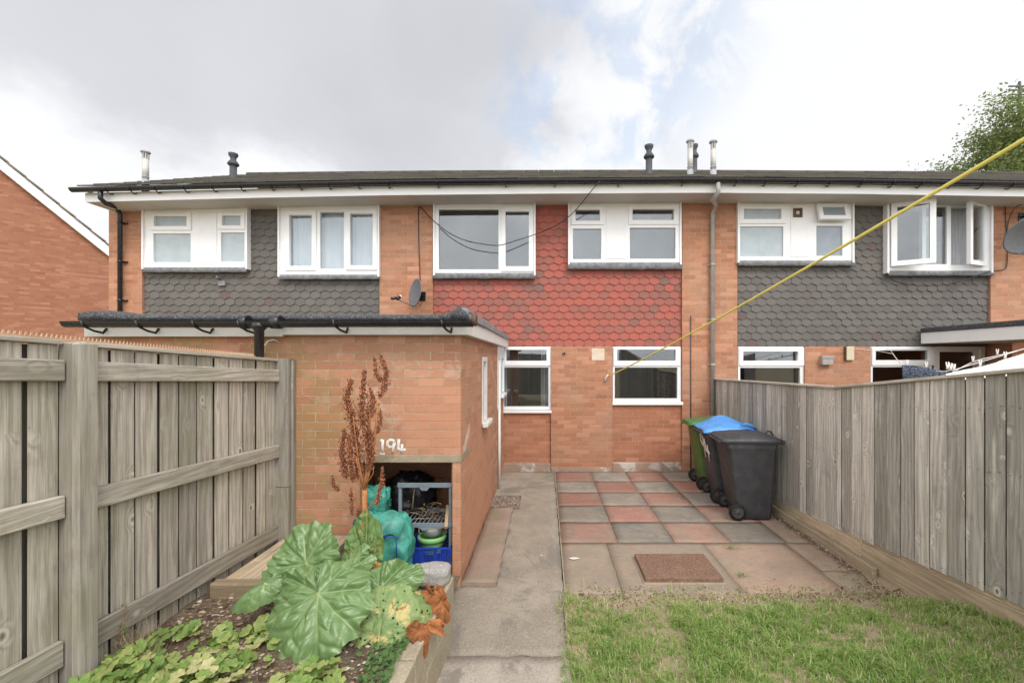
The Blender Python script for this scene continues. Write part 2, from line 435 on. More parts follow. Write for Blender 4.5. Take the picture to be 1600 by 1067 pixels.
plain('hub_grey', (.075, .072, .07), .6, .4, .2, 20, dirt=.4, dirtc=(.12, .10, .09))
plain('white_paint', (.72, .70, .66), .7, .3, .06, 30, dirt=.2)
plain('bin_paint', (.72, .70, .60), .7, .3, .1, 30, dirt=.35)
plain('rust_iron', (.215, .128, .09), .75, .3, .25, 40, dirt=.5, dirtc=(.30, .205, .145), bump=.4)
plain('green_bag', (.06, .30, .235), .4, .5, .35, 9, bump=1.0, dirt=.3, dirtc=(.1, .28, .22))
plain('black_bag', (.02, .02, .024), .3, .5, .2, 10, bump=1.0)
plain('rack_grey', (.20, .245, .285), .45, .4, .1, 10, dirt=.3, dirtc=(.2, .2, .19))
plain('basket_blue', (.02, .06, .42), .4, .5, .1, 10)
plain('pot_green', (.26, .55, .20), .45, .4, .1, 10)
plain('pot_grey', (.42, .43, .40), .4, .5, .1, 10)
plain('sheet_white', (.82, .82, .84), .9, .2, .02, 4)
plain('cloth_grey', (.075, .09, .12), .95, .1, .9, 55)
plain('peg_white', (.72, .68, .66), .5, .4)
plain('curtain', (.62, .62, .64), .9, .1, .05, 5)
plain('net', (.72, .75, .82), .9, .1, .03, 5)
plain('seed', (.27, .105, .055), .85, .2, .3, 60, tintvar=1.1)
plain('stalk', (.40, .17, .065), .7, .3, .25, 30)
plain('petiole', (.36, .40, .16), .5, .4, .2, 20)
plain('bark', (.12, .10, .075), .9, .2, .3, 10)
plain('mast', (.06, .065, .08), .6, .4)
plain('spikes', (.52, .34, .22), .5, .4, .1, 8)
plain('dry_leaf', (.36, .14, .055), .85, .2, .35, 18, tintvar=.7)
plain('twig', (.33, .24, .15), .9, .2, .3, 30, tintvar=.8)

# --- special materials
def glass(name, refl, tintc, trans=.8):
    m, t = mat(name)
    t.n.remove(t.b)
    gl = t.node('ShaderNodeBsdfGlossy'); gl.inputs['Roughness'].default_value = .015; t.put(gl.inputs[0], (.95, .97, 1))
    wob = t.bump(t.noise(OBJ(t), 2.2, 2, .4), .035, .02); t.link(wob, gl.inputs['Normal'])
    tr = t.node('ShaderNodeBsdfTransparent'); t.put(tr.inputs[0], tintc)
    lw = t.node('ShaderNodeLayerWeight'); lw.inputs[0].default_value = .25
    fac = t.math('ADD', refl, t.math('MULTIPLY', lw.outputs['Fresnel'], .5), clamp=True)
    mx = t.node('ShaderNodeMixShader'); t.link(fac, mx.inputs[0]); t.link(tr.outputs[0], mx.inputs[1]); t.link(gl.outputs[0], mx.inputs[2])
    t.link(mx.outputs[0], t.out.inputs[0])
glass('glass', .10, (.75, .78, .78))
glass('glass_low', .085, (.85, .88, .88))
def frosted(name, c):
    m, t = mat(name); pos = OBJ(t)
    n = t.voro(t.mapping(pos, (1, 1, 1)), 95, 'SMOOTH_F1')
    c2 = t.mix(t.maprange(t.noise(pos, 6, 6, .7), .3, .7), c, tuple(a * .86 for a in c))
    setb(t, c2, .22, .6, t.bump(n, .35, .006))
frosted('frosted_pale', (.40, .46, .49))
frosted('frosted_dark', (.27, .31, .35))
frosted('frosted_grey', (.195, .205, .22))

def tiles_mat(name, stops, rough=.85):
    m, t = mat(name); pos = OBJ(t); tint = t.attr('tint')
    c = t.ramp(tint, stops)
    n = t.noise(pos, 30, 5, .7)
    c = t.mix(t.maprange(n, .35, .75, 0, .22), c, (.22, .19, .165))
    c = t.mix(t.maprange(t.noise(pos, 1.6, 6, .7, .4), .50, .72, 0, .18), c, (.18, .15, .125))
    c = t.mix(t.maprange(t.noise(pos, 75, 3, .6), .66, .74, 0, .4), c, (.42, .40, .36))
    setb(t, c, rough, .25, t.bump(n, .3, .004))
tiles_mat('tile_red', [(0, (.385, .098, .07)), (.4, (.35, .10, .074)), (.66, (.295, .10, .077)), (.85, (.255, .10, .078)), (.95, (.22, .10, .08)), (1, (.19, .10, .083))])
tiles_mat('tile_grey', [(0, (.108, .10, .092)), (.5, (.122, .114, .105)), (.955, (.136, .126, .116)), (.98, (.125, .09, .082)), (1, (.12, .085, .08))])
tiles_mat('roof_tile', [(0, (.05, .046, .038)), (.5, (.068, .062, .05)), (1, (.09, .083, .066))])
tiles_mat('roof_tile_brown', [(0, (.16, .14, .11)), (1, (.22, .19, .15))])

def felt():
    m, t = mat('felt'); pos = OBJ(t)
    sp = t.vmath('DOT_PRODUCT', t.voro(pos, 150, out=1), (.33, .33, .33))
    c = t.mix(t.maprange(sp, .45, .8), (.045, .046, .05), (.17, .17, .175))
    c = t.mix(t.maprange(t.noise(pos, 5, 6, .7), .5, .7, 0, .7), c, (.06, .063, .07))
    c = t.mix(t.maprange(t.noise(pos, 22, 5, .7), .62, .72, 0, .6), c, (.30, .30, .27))
    setb(t, c, .85, .3, t.bump(t.noise(pos, 90, 4, .7), .6, .006))
felt()
def soil():
    m, t = mat('soil'); pos = OBJ(t)
    n = t.noise(pos, 9, 8, .7)
    c = t.mix(t.maprange(n, .3, .7), (.14, .10, .07), (.26, .195, .14))
    sp = t.vmath('DOT_PRODUCT', t.voro(pos, 120, out=1), (.33, .33, .33))
    c = t.mix(t.maprange(sp, .6, .9, 0, .8), c, (.36, .30, .23))
    c = t.mix(t.maprange(sp, .35, .1, 0, .8), c, (.05, .035, .025))
    setb(t, c, .95, .15, t.bump(t.noise(pos, 60, 6, .75), 1, .02))
soil()
def lawn():
    m, t = mat('lawn_ground'); pos = OBJ(t)
    n = t.noise(pos, 3.5, 6, .65)
    c = t.mix(t.maprange(n, .40, .64), (.36, .275, .19), (.25, .25, .115))
    sp = t.vmath('DOT_PRODUCT', t.voro(pos, 140, out=1), (.33, .33, .33))
    c = t.mix(t.maprange(sp, .55, .9, 0, .6), c, (.52, .45, .31))
    setb(t, c, .95, .15, t.bump(t.noise(pos, 80, 5, .7), .8, .012))
lawn()
def chips(name, stops):
    m, t = mat(name)
    setb(t, t.ramp(t.attr('tint'), stops), .9, .2)
chips('gravel_mix', [(0, (.10, .075, .06)), (.4, (.20, .15, .12)), (.75, (.32, .25, .20)), (1, (.48, .44, .40))])
chips('litter_mix', [(0, (.06, .04, .028)), (.5, (.20, .13, .08)), (.8, (.36, .27, .17)), (1, (.55, .50, .42))])
def leaf(name, stops, trans=.25, rough=.5, spec=.35, vein=None, holes=False, brown=0):
    m, t = mat(name); pos = OBJ(t)
    c = t.ramp(t.attr('tint'), stops)
    n = t.noise(pos, 26, 4, .6)
    c = t.mix(t.maprange(n, .35, .7, 0, .35), c, tuple(a * .6 for a in stops[0][1]))
    if brown:
        c = t.mix(t.maprange(t.noise(pos, 11, 6, .65, .6), .52, .62, 0, brown), c, (.62, .50, .20))
        c = t.mix(t.maprange(t.noise(pos, 17, 5, .65, .8), .60, .66, 0, brown), c, (.34, .15, .05))
    if vein: c = t.mix(t.math('MULTIPLY', t.attr('vein'), .85, clamp=True), c, vein)
    setb(t, c, rough, spec)
    tl = t.node('ShaderNodeBsdfTranslucent'); t.link(c, tl.inputs[0])
    mx = t.node('ShaderNodeMixShader'); mx.inputs[0].default_value = trans
    t.link(t.b.outputs[0], mx.inputs[1]); t.link(tl.outputs[0], mx.inputs[2])
    last = mx.outputs[0]
    if holes:
        tr = t.node('ShaderNodeBsdfTransparent'); m2 = t.node('ShaderNodeMixShader')
        hd = t.voro(pos, 34, 'F1', 1)
        hole = t.math('MULTIPLY', t.math('LESS_THAN', t.math('ADD', hd, t.math('MULTIPLY', n, .2)), .30), t.math('GREATER_THAN', t.noise(pos, 10, 3), .47))
        t.link(hole, m2.inputs[0]); t.link(last, m2.inputs[1]); t.link(tr.outputs[0], m2.inputs[2]); last = m2.outputs[0]
    t.link(last, t.out.inputs[0])
leaf('rhubarb', [(0, (.15, .255, .085)), (1, (.195, .31, .125))], .15, .36, .6, (.46, .50, .24))
leaf('rhubarb_old', [(0, (.17, .29, .09)), (1, (.25, .35, .13))], .2, .5, .35, (.52, .50, .24), holes=True, brown=.9)
leaf('mantle', [(0, (.18, .31, .075)), (.4, (.31, .44, .12)), (.75, (.52, .55, .20)), (1, (.70, .63, .34))], .35)
leaf('weed_leaf', [(0, (.08, .16, .05)), (.7, (.15, .25, .08)), (1, (.35, .22, .12))], .3)
leaf('grass_blade', [(0, (.22, .38, .085)), (.45, (.37, .53, .15)), (.7, (.53, .62, .24)), (.85, (.72, .66, .39)), (1, (.84, .76, .54))], .48, .6, .25)
leaf('tree_leaf', [(0, (.13, .18, .06)), (.5, (.25, .31, .11)), (1, (.40, .44, .18))], .5, .6, .3)

def slab_mat(name, c1, c2, patch):
    m, t = mat(name); pos = OBJ(t); tint = t.attr('tint')
    sh = t.node('ShaderNodeCombineXYZ'); t.put(sh.inputs[0], t.math('MULTIPLY', tint, 40)); 
    q = t.vmath('ADD', pos, sh.outputs[0])
    grime = t.math('MULTIPLY', t.maprange(t.noise(pos, 1.4, 8, .72, .6), .42, .62), .62)
    mott = t.maprange(t.noise(t.mapping(pos, (9, 22, 9)), 1, 6, .7, .3), .52, .66, 0, .5)
    c = t.mix(t.maprange(t.noise(q, 2.2, 7, .65, .4), .35, .65), c1, c2)
    c = t.mix(t.maprange(t.noise(q, 3.6, 8, .74, .5), .51, .63, 0, .8), c, patch)
    sp = t.vmath('DOT_PRODUCT', t.voro(pos, 170, out=1), (.33, .33, .33))
    c = t.mix(grime, c, (.27, .225, .175)); c = t.mix(mott, c, tuple(a * .68 for a in c2)); c = t.mix(t.maprange(sp, .6, .9, 0, .4), c, (.45, .40, .35)); c = t.mix(t.maprange(sp, .35, .1, 0, .45), c, tuple(a * .5 for a in c2))
    cc = t.node('ShaderNodeCombineColor')
    for k in range(3): t.put(cc.inputs[k], t.math('ADD', .86, t.math('MULTIPLY', tint, .28)))
    c = t.mix(1.0, c, cc.outputs[0], 'MULTIPLY')
    setb(t, c, .9, .25, t.bump(t.noise(pos, 80, 5, .7), .35, .004))
slab_mat('slab_red', (.37, .185, .142), (.315, .16, .122), (.37, .265, .205))
slab_mat('slab_pink', (.42, .255, .20), (.37, .215, .165), (.41, .315, .24))
slab_mat('slab_grey', (.335, .295, .24), (.225, .207, .183), (.37, .315, .24))
slab_mat('slab_buff', (.365, .30, .23), (.325, .26, .195), (.40, .29, .215))
slab_mat('slab_blush', (.42, .29, .215), (.365, .25, .185), (.37, .31, .215))

# ------------------------------------------------------------------ the setting: ground, path, patio, lawn, soil
g = MB(); g.poly([(-400, -300, -.10), (400, -300, -.10), (400, 600, -.10), (-400, 600, -.10)])
tag(g.build('ground', M['lawn_ground'], origin=(0, 0, -.10)), kind='structure')

def rough_slab(mb, x0, x1, y0, y1, z0, z1, n=14, amp=.004, tint=.5, jag=.0):
    """a cast slab with a slightly uneven top and ragged edges"""
    nx = max(2, int((x1 - x0) * n)); ny = max(2, int((y1 - y0) * n)); idx = {}
    for i in range(nx + 1):
        for j in range(ny + 1):
            x = x0 + (x1 - x0) * i / nx; y = y0 + (y1 - y0) * j / ny
            ex = (i in (0, nx)); ey = (j in (0, ny))
            px = x + (nz(x, y, 3, 9) * jag if ex else 0); py = y + (nz(x, y, 7, 9) * jag if ey else 0)
            idx[i, j] = mb.add([(px, py, z1 + nz(x, y, 0, 2.3) * amp - (.003 if ex or ey else 0))])
    for i in range(nx):
        for j in range(ny): mb.face((idx[i, j], idx[i + 1, j], idx[i + 1, j + 1], idx[i, j + 1]), tint, None, True)
    ring = [idx[i, 0] for i in range(nx + 1)] + [idx[nx, j] for j in range(1, ny + 1)] + [idx[i, ny] for i in range(nx - 1, -1, -1)] + [idx[0, j] for j in range(ny - 1, 0, -1)]
    low = [mb.add([(mb.v[k].x, mb.v[k].y, z0)]) for k in ring]
    for a in range(len(ring)):
        b = (a + 1) % len(ring); mb.face((ring[a], low[a], low[b], ring[b]), tint)

p = MB(); rough_slab(p, -.86, .155, 3.03, 8.02, -.09, 0, 12, .006, .5, .012)
tag(p.build('path', M['path_concrete']), kind='structure')
p = MB(); rough_slab(p, -.80, .16, -3.0, 3.0, -.09, .022, 10, .008, .5, .02)
tag(p.build('path', M['step_concrete']), kind='structure')
p = MB(); rough_slab(p, -.735, -.43, 3.95, 5.98, .004, .045, 16, .012, .5, .02)
tag(p.build('concrete_strip', M['red_concrete']), kind='structure')
def scatter_chips(name, m, n, fn, size, kind='stuff', flat=.5, smin=.35):
    mb = MB(); 
    while n > 0:
        q = fn()
        if q is None: continue
        n -= 1; x, y, z = q; s = size * random.uniform(smin, 1) * random.uniform(.6, 1.2); a = random.random() * 6.28; tl = random.uniform(-.6, .6)
        ca, sa = math.cos(a), math.sin(a); w = s * random.uniform(.4, 1)
        pts = []
        for (dx, dy, dz) in ((-s, -w * .6, 0), (s * .8, -w, 0), (s, w * .8, 0), (-s * .7, w, 0), (0, 0, s * flat)):
            pts.append((x + dx * ca - dy * sa, y + dx * sa + dy * ca, z + dz + dx * tl * .3))
        i = mb.add(pts); tt = random.random()
        for k in range(4): mb.face((i + k, i + (k + 1) % 4, i + 4), tt)
    return tag(mb.build(name, m, fixn=False), kind=kind)
p = MB(); p.box(-.72, -.35, 6.0, 6.58, .002, .008)
tag(p.build('gravel_bed', M['soil']), kind='structure')
scatter_chips('gravel', M['gravel_mix'], 900, lambda: (random.uniform(-.71, -.36), random.uniform(6.01, 6.57), .008), .016)

# patio: flags as single blocks in one sheet, colours in a checker
ptn = {'slab_red': MB(), 'slab_pink': MB(), 'slab_grey': MB(), 'slab_buff': MB(), 'slab_blush': MB()}
xs0 = .178; pit = .622
base = MB(); base.box(.165, 3.02, 3.80, 8.02, -.09, -.0125)
tag(base.build('patio_bed', M['lintel_concrete']), kind='structure')
def flag(m, x0, x1, y0, y1):
    dz = random.uniform(-.004, .004); rough_slab(ptn[m], x0 + .0035, x1 - .0035, y0 + .0035, y1 - .0035, -.013, dz, 11, .004, random.random(), .006)
for r in range(5):
    y1 = 8.03 - r * pit; y0 = y1 - pit
    for c in range(5):
        x0 = xs0 + c * pit; x1 = min(x0 + pit, 2.98)
        if c == 4 and r > 2: continue
        k = ('slab_pink' if r == 4 else 'slab_red') if (r + c) % 2 == 0 else 'slab_grey'
        flag(k, x0, x1, y0, y1)
flag('slab_blush', xs0 + 4 * pit, 2.96, 4.92, 6.16)
yb = 8.03 - 5 * pit
flag('slab_buff', xs0, .665, 3.83, yb); 
flag('slab_buff', .665, 1.72, 3.80, yb); 
flag('slab_blush', 1.72, 2.62, 3.82, yb)
flag('slab_blush', 2.62, 2.95, 4.25, yb)
for k, mb in ptn.items(): tag(mb.build('patio', M[k]), kind='structure')

def lawn_z(x, y):
    t = max(0, min(1, (4.05 - y) / 1.25)); w = max(0, min(1, (x - .3) / 2.7)); t = t * t * (3 - 2 * t)
    far = max(0, min(.45, (2.8 - y) * .05))
    return -.005 + .012 * max(0, 1 - abs(x - .16) / .10) + .27 * t * (w ** 1.3) + far * .5 + nz(x, y, 0, 2.2) * .012
lw = MB(); nx, ny = 40, 90; lid = {}
for i in range(nx + 1):
    for j in range(ny + 1):
        x = .150 + (3.10 - .150) * i / nx; y = -6 + 9.83 * (j / ny); lid[i, j] = lw.add([(x, y, lawn_z(x, y))])
for i in range(nx):
    for j in range(ny): lw.face((lid[i, j], lid[i + 1, j], lid[i + 1, j + 1], lid[i, j + 1]), .5, None, True)
tag(lw.build('lawn', M['lawn_ground']), kind='structure')
# soil strip by the right-hand fence, past the end of the flags
so = MB(); sid = {}
for i in range(7):
    for j in range(31):
        y = 3.83 + 4.17 * j / 30; x = 2.955 - (.20 * max(0, 1 - (y - 3.83) / .55)) + (3.05 - 2.955 + .20 * max(0, 1 - (y - 3.83) / .55)) * i / 6
        sid[i, j] = so.add([(x, y, -.024 + .055 * (i / 6) + max(0, lawn_z(x, y)) * (i / 6) + nz(x, y, 1, 6) * .010)])
for i in range(6):
    for j in range(30): so.face((sid[i, j], sid[i + 1, j], sid[i + 1, j + 1], sid[i, j + 1]), .5, None, True)
tag(so.build('soil', M['lawn_ground']), kind='structure')
def sp():
    y = random.uniform(3.6, 6.6); x = 3.01 - abs(random.gauss(0, .06 + .16 * max(0, 4.4 - y)))
    return (x, y, .01 + max(0, lawn_z(x, y)))
scatter_chips('soil_litter', M['litter_mix'], 1500, sp, .013)

scatter_chips('lawn_edge_litter', M['litter_mix'], 1600, lambda: (lambda x, y: (x, y, max(.004, lawn_z(x, y) + .002)))(random.uniform(.3, 3.0), random.gauss(3.74, .10)), .010)
# grass blades
def make_grass():
    mb = MB(); n = 0; clumps = [(random.uniform(.10, 3.05), random.uniform(1.35, 3.95), random.uniform(.008, .034)) for _ in range(1700)]
    while n < 60000:
        x = random.uniform(.10, 3.05); y = random.uniform(1.35, 3.95)
        if random.random() < .68: c_ = clumps[int(random.random() * len(clumps))]; sg = c_[2]; x = min(3.05, max(.10, random.gauss(c_[0], sg))); y = min(3.95, max(1.35, random.gauss(c_[1], sg)))
        d = mnoise.fractal(Vector((x * 2.1, y * 2.1, 5)), 1, 2, 4) 
        fine = nz(x, y, 9, 7)
        bare = max(0, (y - 3.30 + .16 * nz(x, 1, 2, 3)) / .36)
        edge_ok = x < .50 or x > 2.65
        dens = .88 + d * .5 + fine * .55 - bare * (1.0 if not edge_ok else .62)
        if y > 3.82 + .05 * nz(x, 0, 8, 5) and not (x < .2): dens -= .75
        if x < .16 and random.random() > .35: continue
        if random.random() > dens: 
            if random.random() < .93: continue
        n += 1
        hgt = random.uniform(.018, .062) * (1.15 + d * .9 + fine * .6) * (.75 if bare > .5 else 1)
        hgt = max(.015, hgt)
        a = random.random() * 6.283; lean = random.uniform(.2, 1.3); w = random.uniform(.0016, .0036)
        z = lawn_z(x, y) if x > .165 else .015
        dx, dy = math.cos(a), math.sin(a); px, py = -dy * w, dx * w
        m1 = (x + dx * hgt * lean * .35, y + dy * hgt * lean * .35, z + hgt * .62)
        tp = (x + dx * hgt * lean, y + dy * hgt * lean, z + hgt * (1.0 - .28 * lean))
        i = mb.add([(x - px, y - py, z), (x + px, y + py, z), (m1[0] + px * .8, m1[1] + py * .8, m1[2]), (m1[0] - px * .8, m1[1] - py * .8, m1[2]), tp])
        dry = .13 + .25 * bare + .18 * max(0, -d) + (.15 if x > 2.5 else 0)
        tt = random.uniform(.74, 1) if random.random() < dry else min(.72, max(0, random.gauss(.36 + fine * .25, .17)))
        mb.face((i, i + 1, i + 2, i + 3), tt); mb.face((i + 3, i + 2, i + 4), tt)
    return tag(mb.build('grass', M['grass_blade'], fixn=False), kind='stuff')
make_grass()

# ------------------------------------------------------------------ the terrace
HB, HD = 0.0, 8.0                              # depth of the houses behind the facade
TILE_P, TILE_R = .1815, .1245
def clip_poly(poly, x0, x1, z0, z1):
    for (ax, val, keep_gt) in ((0, x0, True), (0, x1, False), (1, z0, True), (1, z1, False)):
        out = []
        for i in range(len(poly)):
            a, b = poly[i], poly[(i + 1) % len(poly)]
            ina = a[ax] >= val if keep_gt else a[ax] <= val; inb = b[ax] >= val if keep_gt else b[ax] <= val
            if ina: out.append(a)
            if ina != inb:
                k = (val - a[ax]) / (b[ax] - a[ax]); out.append(tuple(a[q] + (b[q] - a[q]) * k for q in range(2)))
        poly = out
        if len(poly) < 3: return []
    return poly
def tile_panel(rects, y, red, seed):
    """hexagonal hung tiles as real lapped plates, clipped to the rectangles (x0,x1,z0,z1)"""
    mb = MB(); rnd = random.Random(seed); tints = {}
    zt = max(r[3] for r in rects); xl = min(r[0] for r in rects)
    for (x0, x1, z0, z1) in rects:
        r0 = int((zt - z1) / TILE_R) - 2; r1 = int((zt - z0) / TILE_R) + 3
        for r in range(r0, r1):
            zb = zt - r * TILE_R
            for c in range(-2, int((x1 - xl) / TILE_P) + 3):
                cx = xl + (c + (.5 if r % 2 else 0)) * TILE_P
                key = (r, c)
                if key not in tints:
                    u = rnd.random()
                    if red: 
                        nn = .5 + .9 * nz(cx * .55, zb * .8, seed, 1)
                        u = max(0, min(1, .62 * u + .34 * nn + (.14 if rnd.random() < .13 else 0) - .03))
                    else: u = u * .92 if rnd.random() > .012 else 1
                    tints[key] = (u, rnd.uniform(-.004, .004), rnd.uniform(-.003, .003))
                u, jt, jz = tints[key]
                hw = TILE_P / 2 - .0018; tipz = zb - TILE_R * .5 + jz; sh = zb - TILE_R * .5 + .038 + jz; top = zb + TILE_R * .95
                poly = [(cx - hw, top), (cx - hw, sh), (cx - hw * .52, tipz + .004), (cx - hw * .28, tipz), (cx + hw * .28, tipz), (cx + hw * .52, tipz + .004), (cx + hw, sh), (cx + hw, top)]
                poly = [(cx - hw, top), (cx - hw, sh), (cx, tipz), (cx + hw, sh), (cx + hw, top)]
                poly = clip_poly(poly, x0, x1, z0, z1)
                if not poly: continue
                fr = []; bk = []
                for (px, pz) in poly:
                    k = (top - pz) / (top - tipz)          # the foot of each tile stands proud of the course below
                    yy = y - .002 - k * .022 + jt * (px - cx) / TILE_P * 2
                    fr.append((px, yy, pz)); bk.append((px, yy + .007, pz))
                i = mb.add(fr); j = mb.add(bk); n = len(fr)
                mb.face(range(i, i + n), u); mb.face(range(j + n - 1, j - 1, -1), u)
                for k in range(n): mb.face((i + k, j + k, j + (k + 1) % n, i + (k + 1) % n), u)
    return mb

def rect(u0, u1, v0, v1, y=D): return (X(u0, y), X(u1, y), Z(v1, y), Z(v0, y))
def pad(r, d): return (r[0] - d, r[1] + d, r[2] - d, r[3] + d)

def window(house, outer, panes, y, panels=(), casements=(), sill=None, glassm='glass', depth=.07, side=None, top_ext=0, label=None, vents=True):
    """outer/panes/... are pixel rects on plane y. casements: (rect, pane index)"""
    fy = y
    o = rect(*outer, fy)
    if top_ext: o = (o[0], o[1], o[2], o[3] + top_ext)
    mb = MB(); mb.slab(o[0], o[1], o[2], o[3], [rect(*p_[:4], fy) for p_ in panes], fy, fy + depth)
    # shadow-line beads round every pane
    w = mb.build('window', M['upvc'], house, bevel=.004, label=label)
    for p_ in panes:
        r = rect(*p_[:4], fy)
        gm = p_[4] if len(p_) > 4 else glassm
        q = MB(); q.box(r[0] - .004, r[1] + .004, fy + .028, fy + .040, r[2] - .004, r[3] + .004); q.build('pane', M[gm], w)
    for cs in casements:
        c, pr = cs
        r = rect(*c, fy); h = rect(*pr, fy)
        q = MB(); q.slab(r[0], r[1], r[2], r[3], [h], fy - .022, fy - .002)
        if vents:
            vw = (r[1] - r[0]) * .30; cx = (r[0] + r[1]) / 2; q.box(cx - vw, cx + vw, fy - .032, fy - .0225, r[3] - .034, r[3] - .016)
        q.build('casement', M['upvc'], w, bevel=.005)
    for pn in panels:
        r = rect(*pn, fy); q = MB(); q.box(r[0], r[1], fy - .010, fy - .001, r[2], r[3]); q.build('infill_panel', M['upvc_panel'], w, bevel=.003)
    if sill:
        r = rect(*sill, fy); q = MB(); q.box(r[0], r[1], fy - .05, fy - .0015, r[2], r[3]); q.build('sill', M['upvc'], w, bevel=.006)
    if side:
        for (u, wd) in side:
            x = X(u, fy); q = MB(); q.box(x - wd / 2, x + wd / 2, fy - .035, fy + .085, o[2] - .035, o[3] - .001); q.build('side_board', M['upvc'], w, bevel=.003)
    return w

def lead_strip(house, u0, u1, v0, v1, y=D):
    r = rect(u0, u1, v0, v1, y); mb = MB(); n = 22
    for k in range(n):
        xa = r[0] + (r[1] - r[0]) * k / n; xb = r[0] + (r[1] - r[0]) * (k + 1) / n
        def low(x): return r[2] + nz(x, 0, 2, 5) * .012
        i = mb.add([(xa, y - .03, r[3]), (xb, y - .03, r[3]), (xb, y - .055 + nz(xb, 1, 1, 7) * .006, low(xb)), (xa, y - .055 + nz(xa, 1, 1, 7) * .006, low(xa))])
        j = mb.add([(xa, y + .01, r[3]), (xb, y + .01, r[3]), (xb, y - .01, low(xb)), (xa, y - .01, low(xa))])
        mb.face((i, i + 1, i + 2, i + 3), .5, None, True); mb.face((j + 3, j + 2, j + 1, j), .5); mb.face((i + 3, i + 2, j + 2, j + 3), .5)
    mb.build('flashing', M['lead'], house)

def curtain(house_w, x0, x1, z0, z1, y, m='net', folds=14, amp=.03, seed=0):
    mb = MB(); n = folds * 8; rnd = random.Random(seed); ph = [rnd.random() * 6.28 for _ in range(3)]
    top = []; bot = []
    for k in range(n + 1):
        s = k / n; x = x0 + (x1 - x0) * s
        d = math.sin(s * folds * 6.28 + ph[0] + 1.2 * math.sin(s * 9 + ph[1])) * amp + math.sin(s * 17 + ph[2]) * amp * .5
        top.append(mb.add([(x, y + d * .8, z1)])); bot.append(mb.add([(x + math.sin(s * 13) * .008, y + d * 1.2, z0)]))
    for k in range(n): mb.face((top[k], bot[k], bot[k + 1], top[k + 1]), .5, None, True)
    return mb.build('curtain', M[m], house_w, fixn=False)

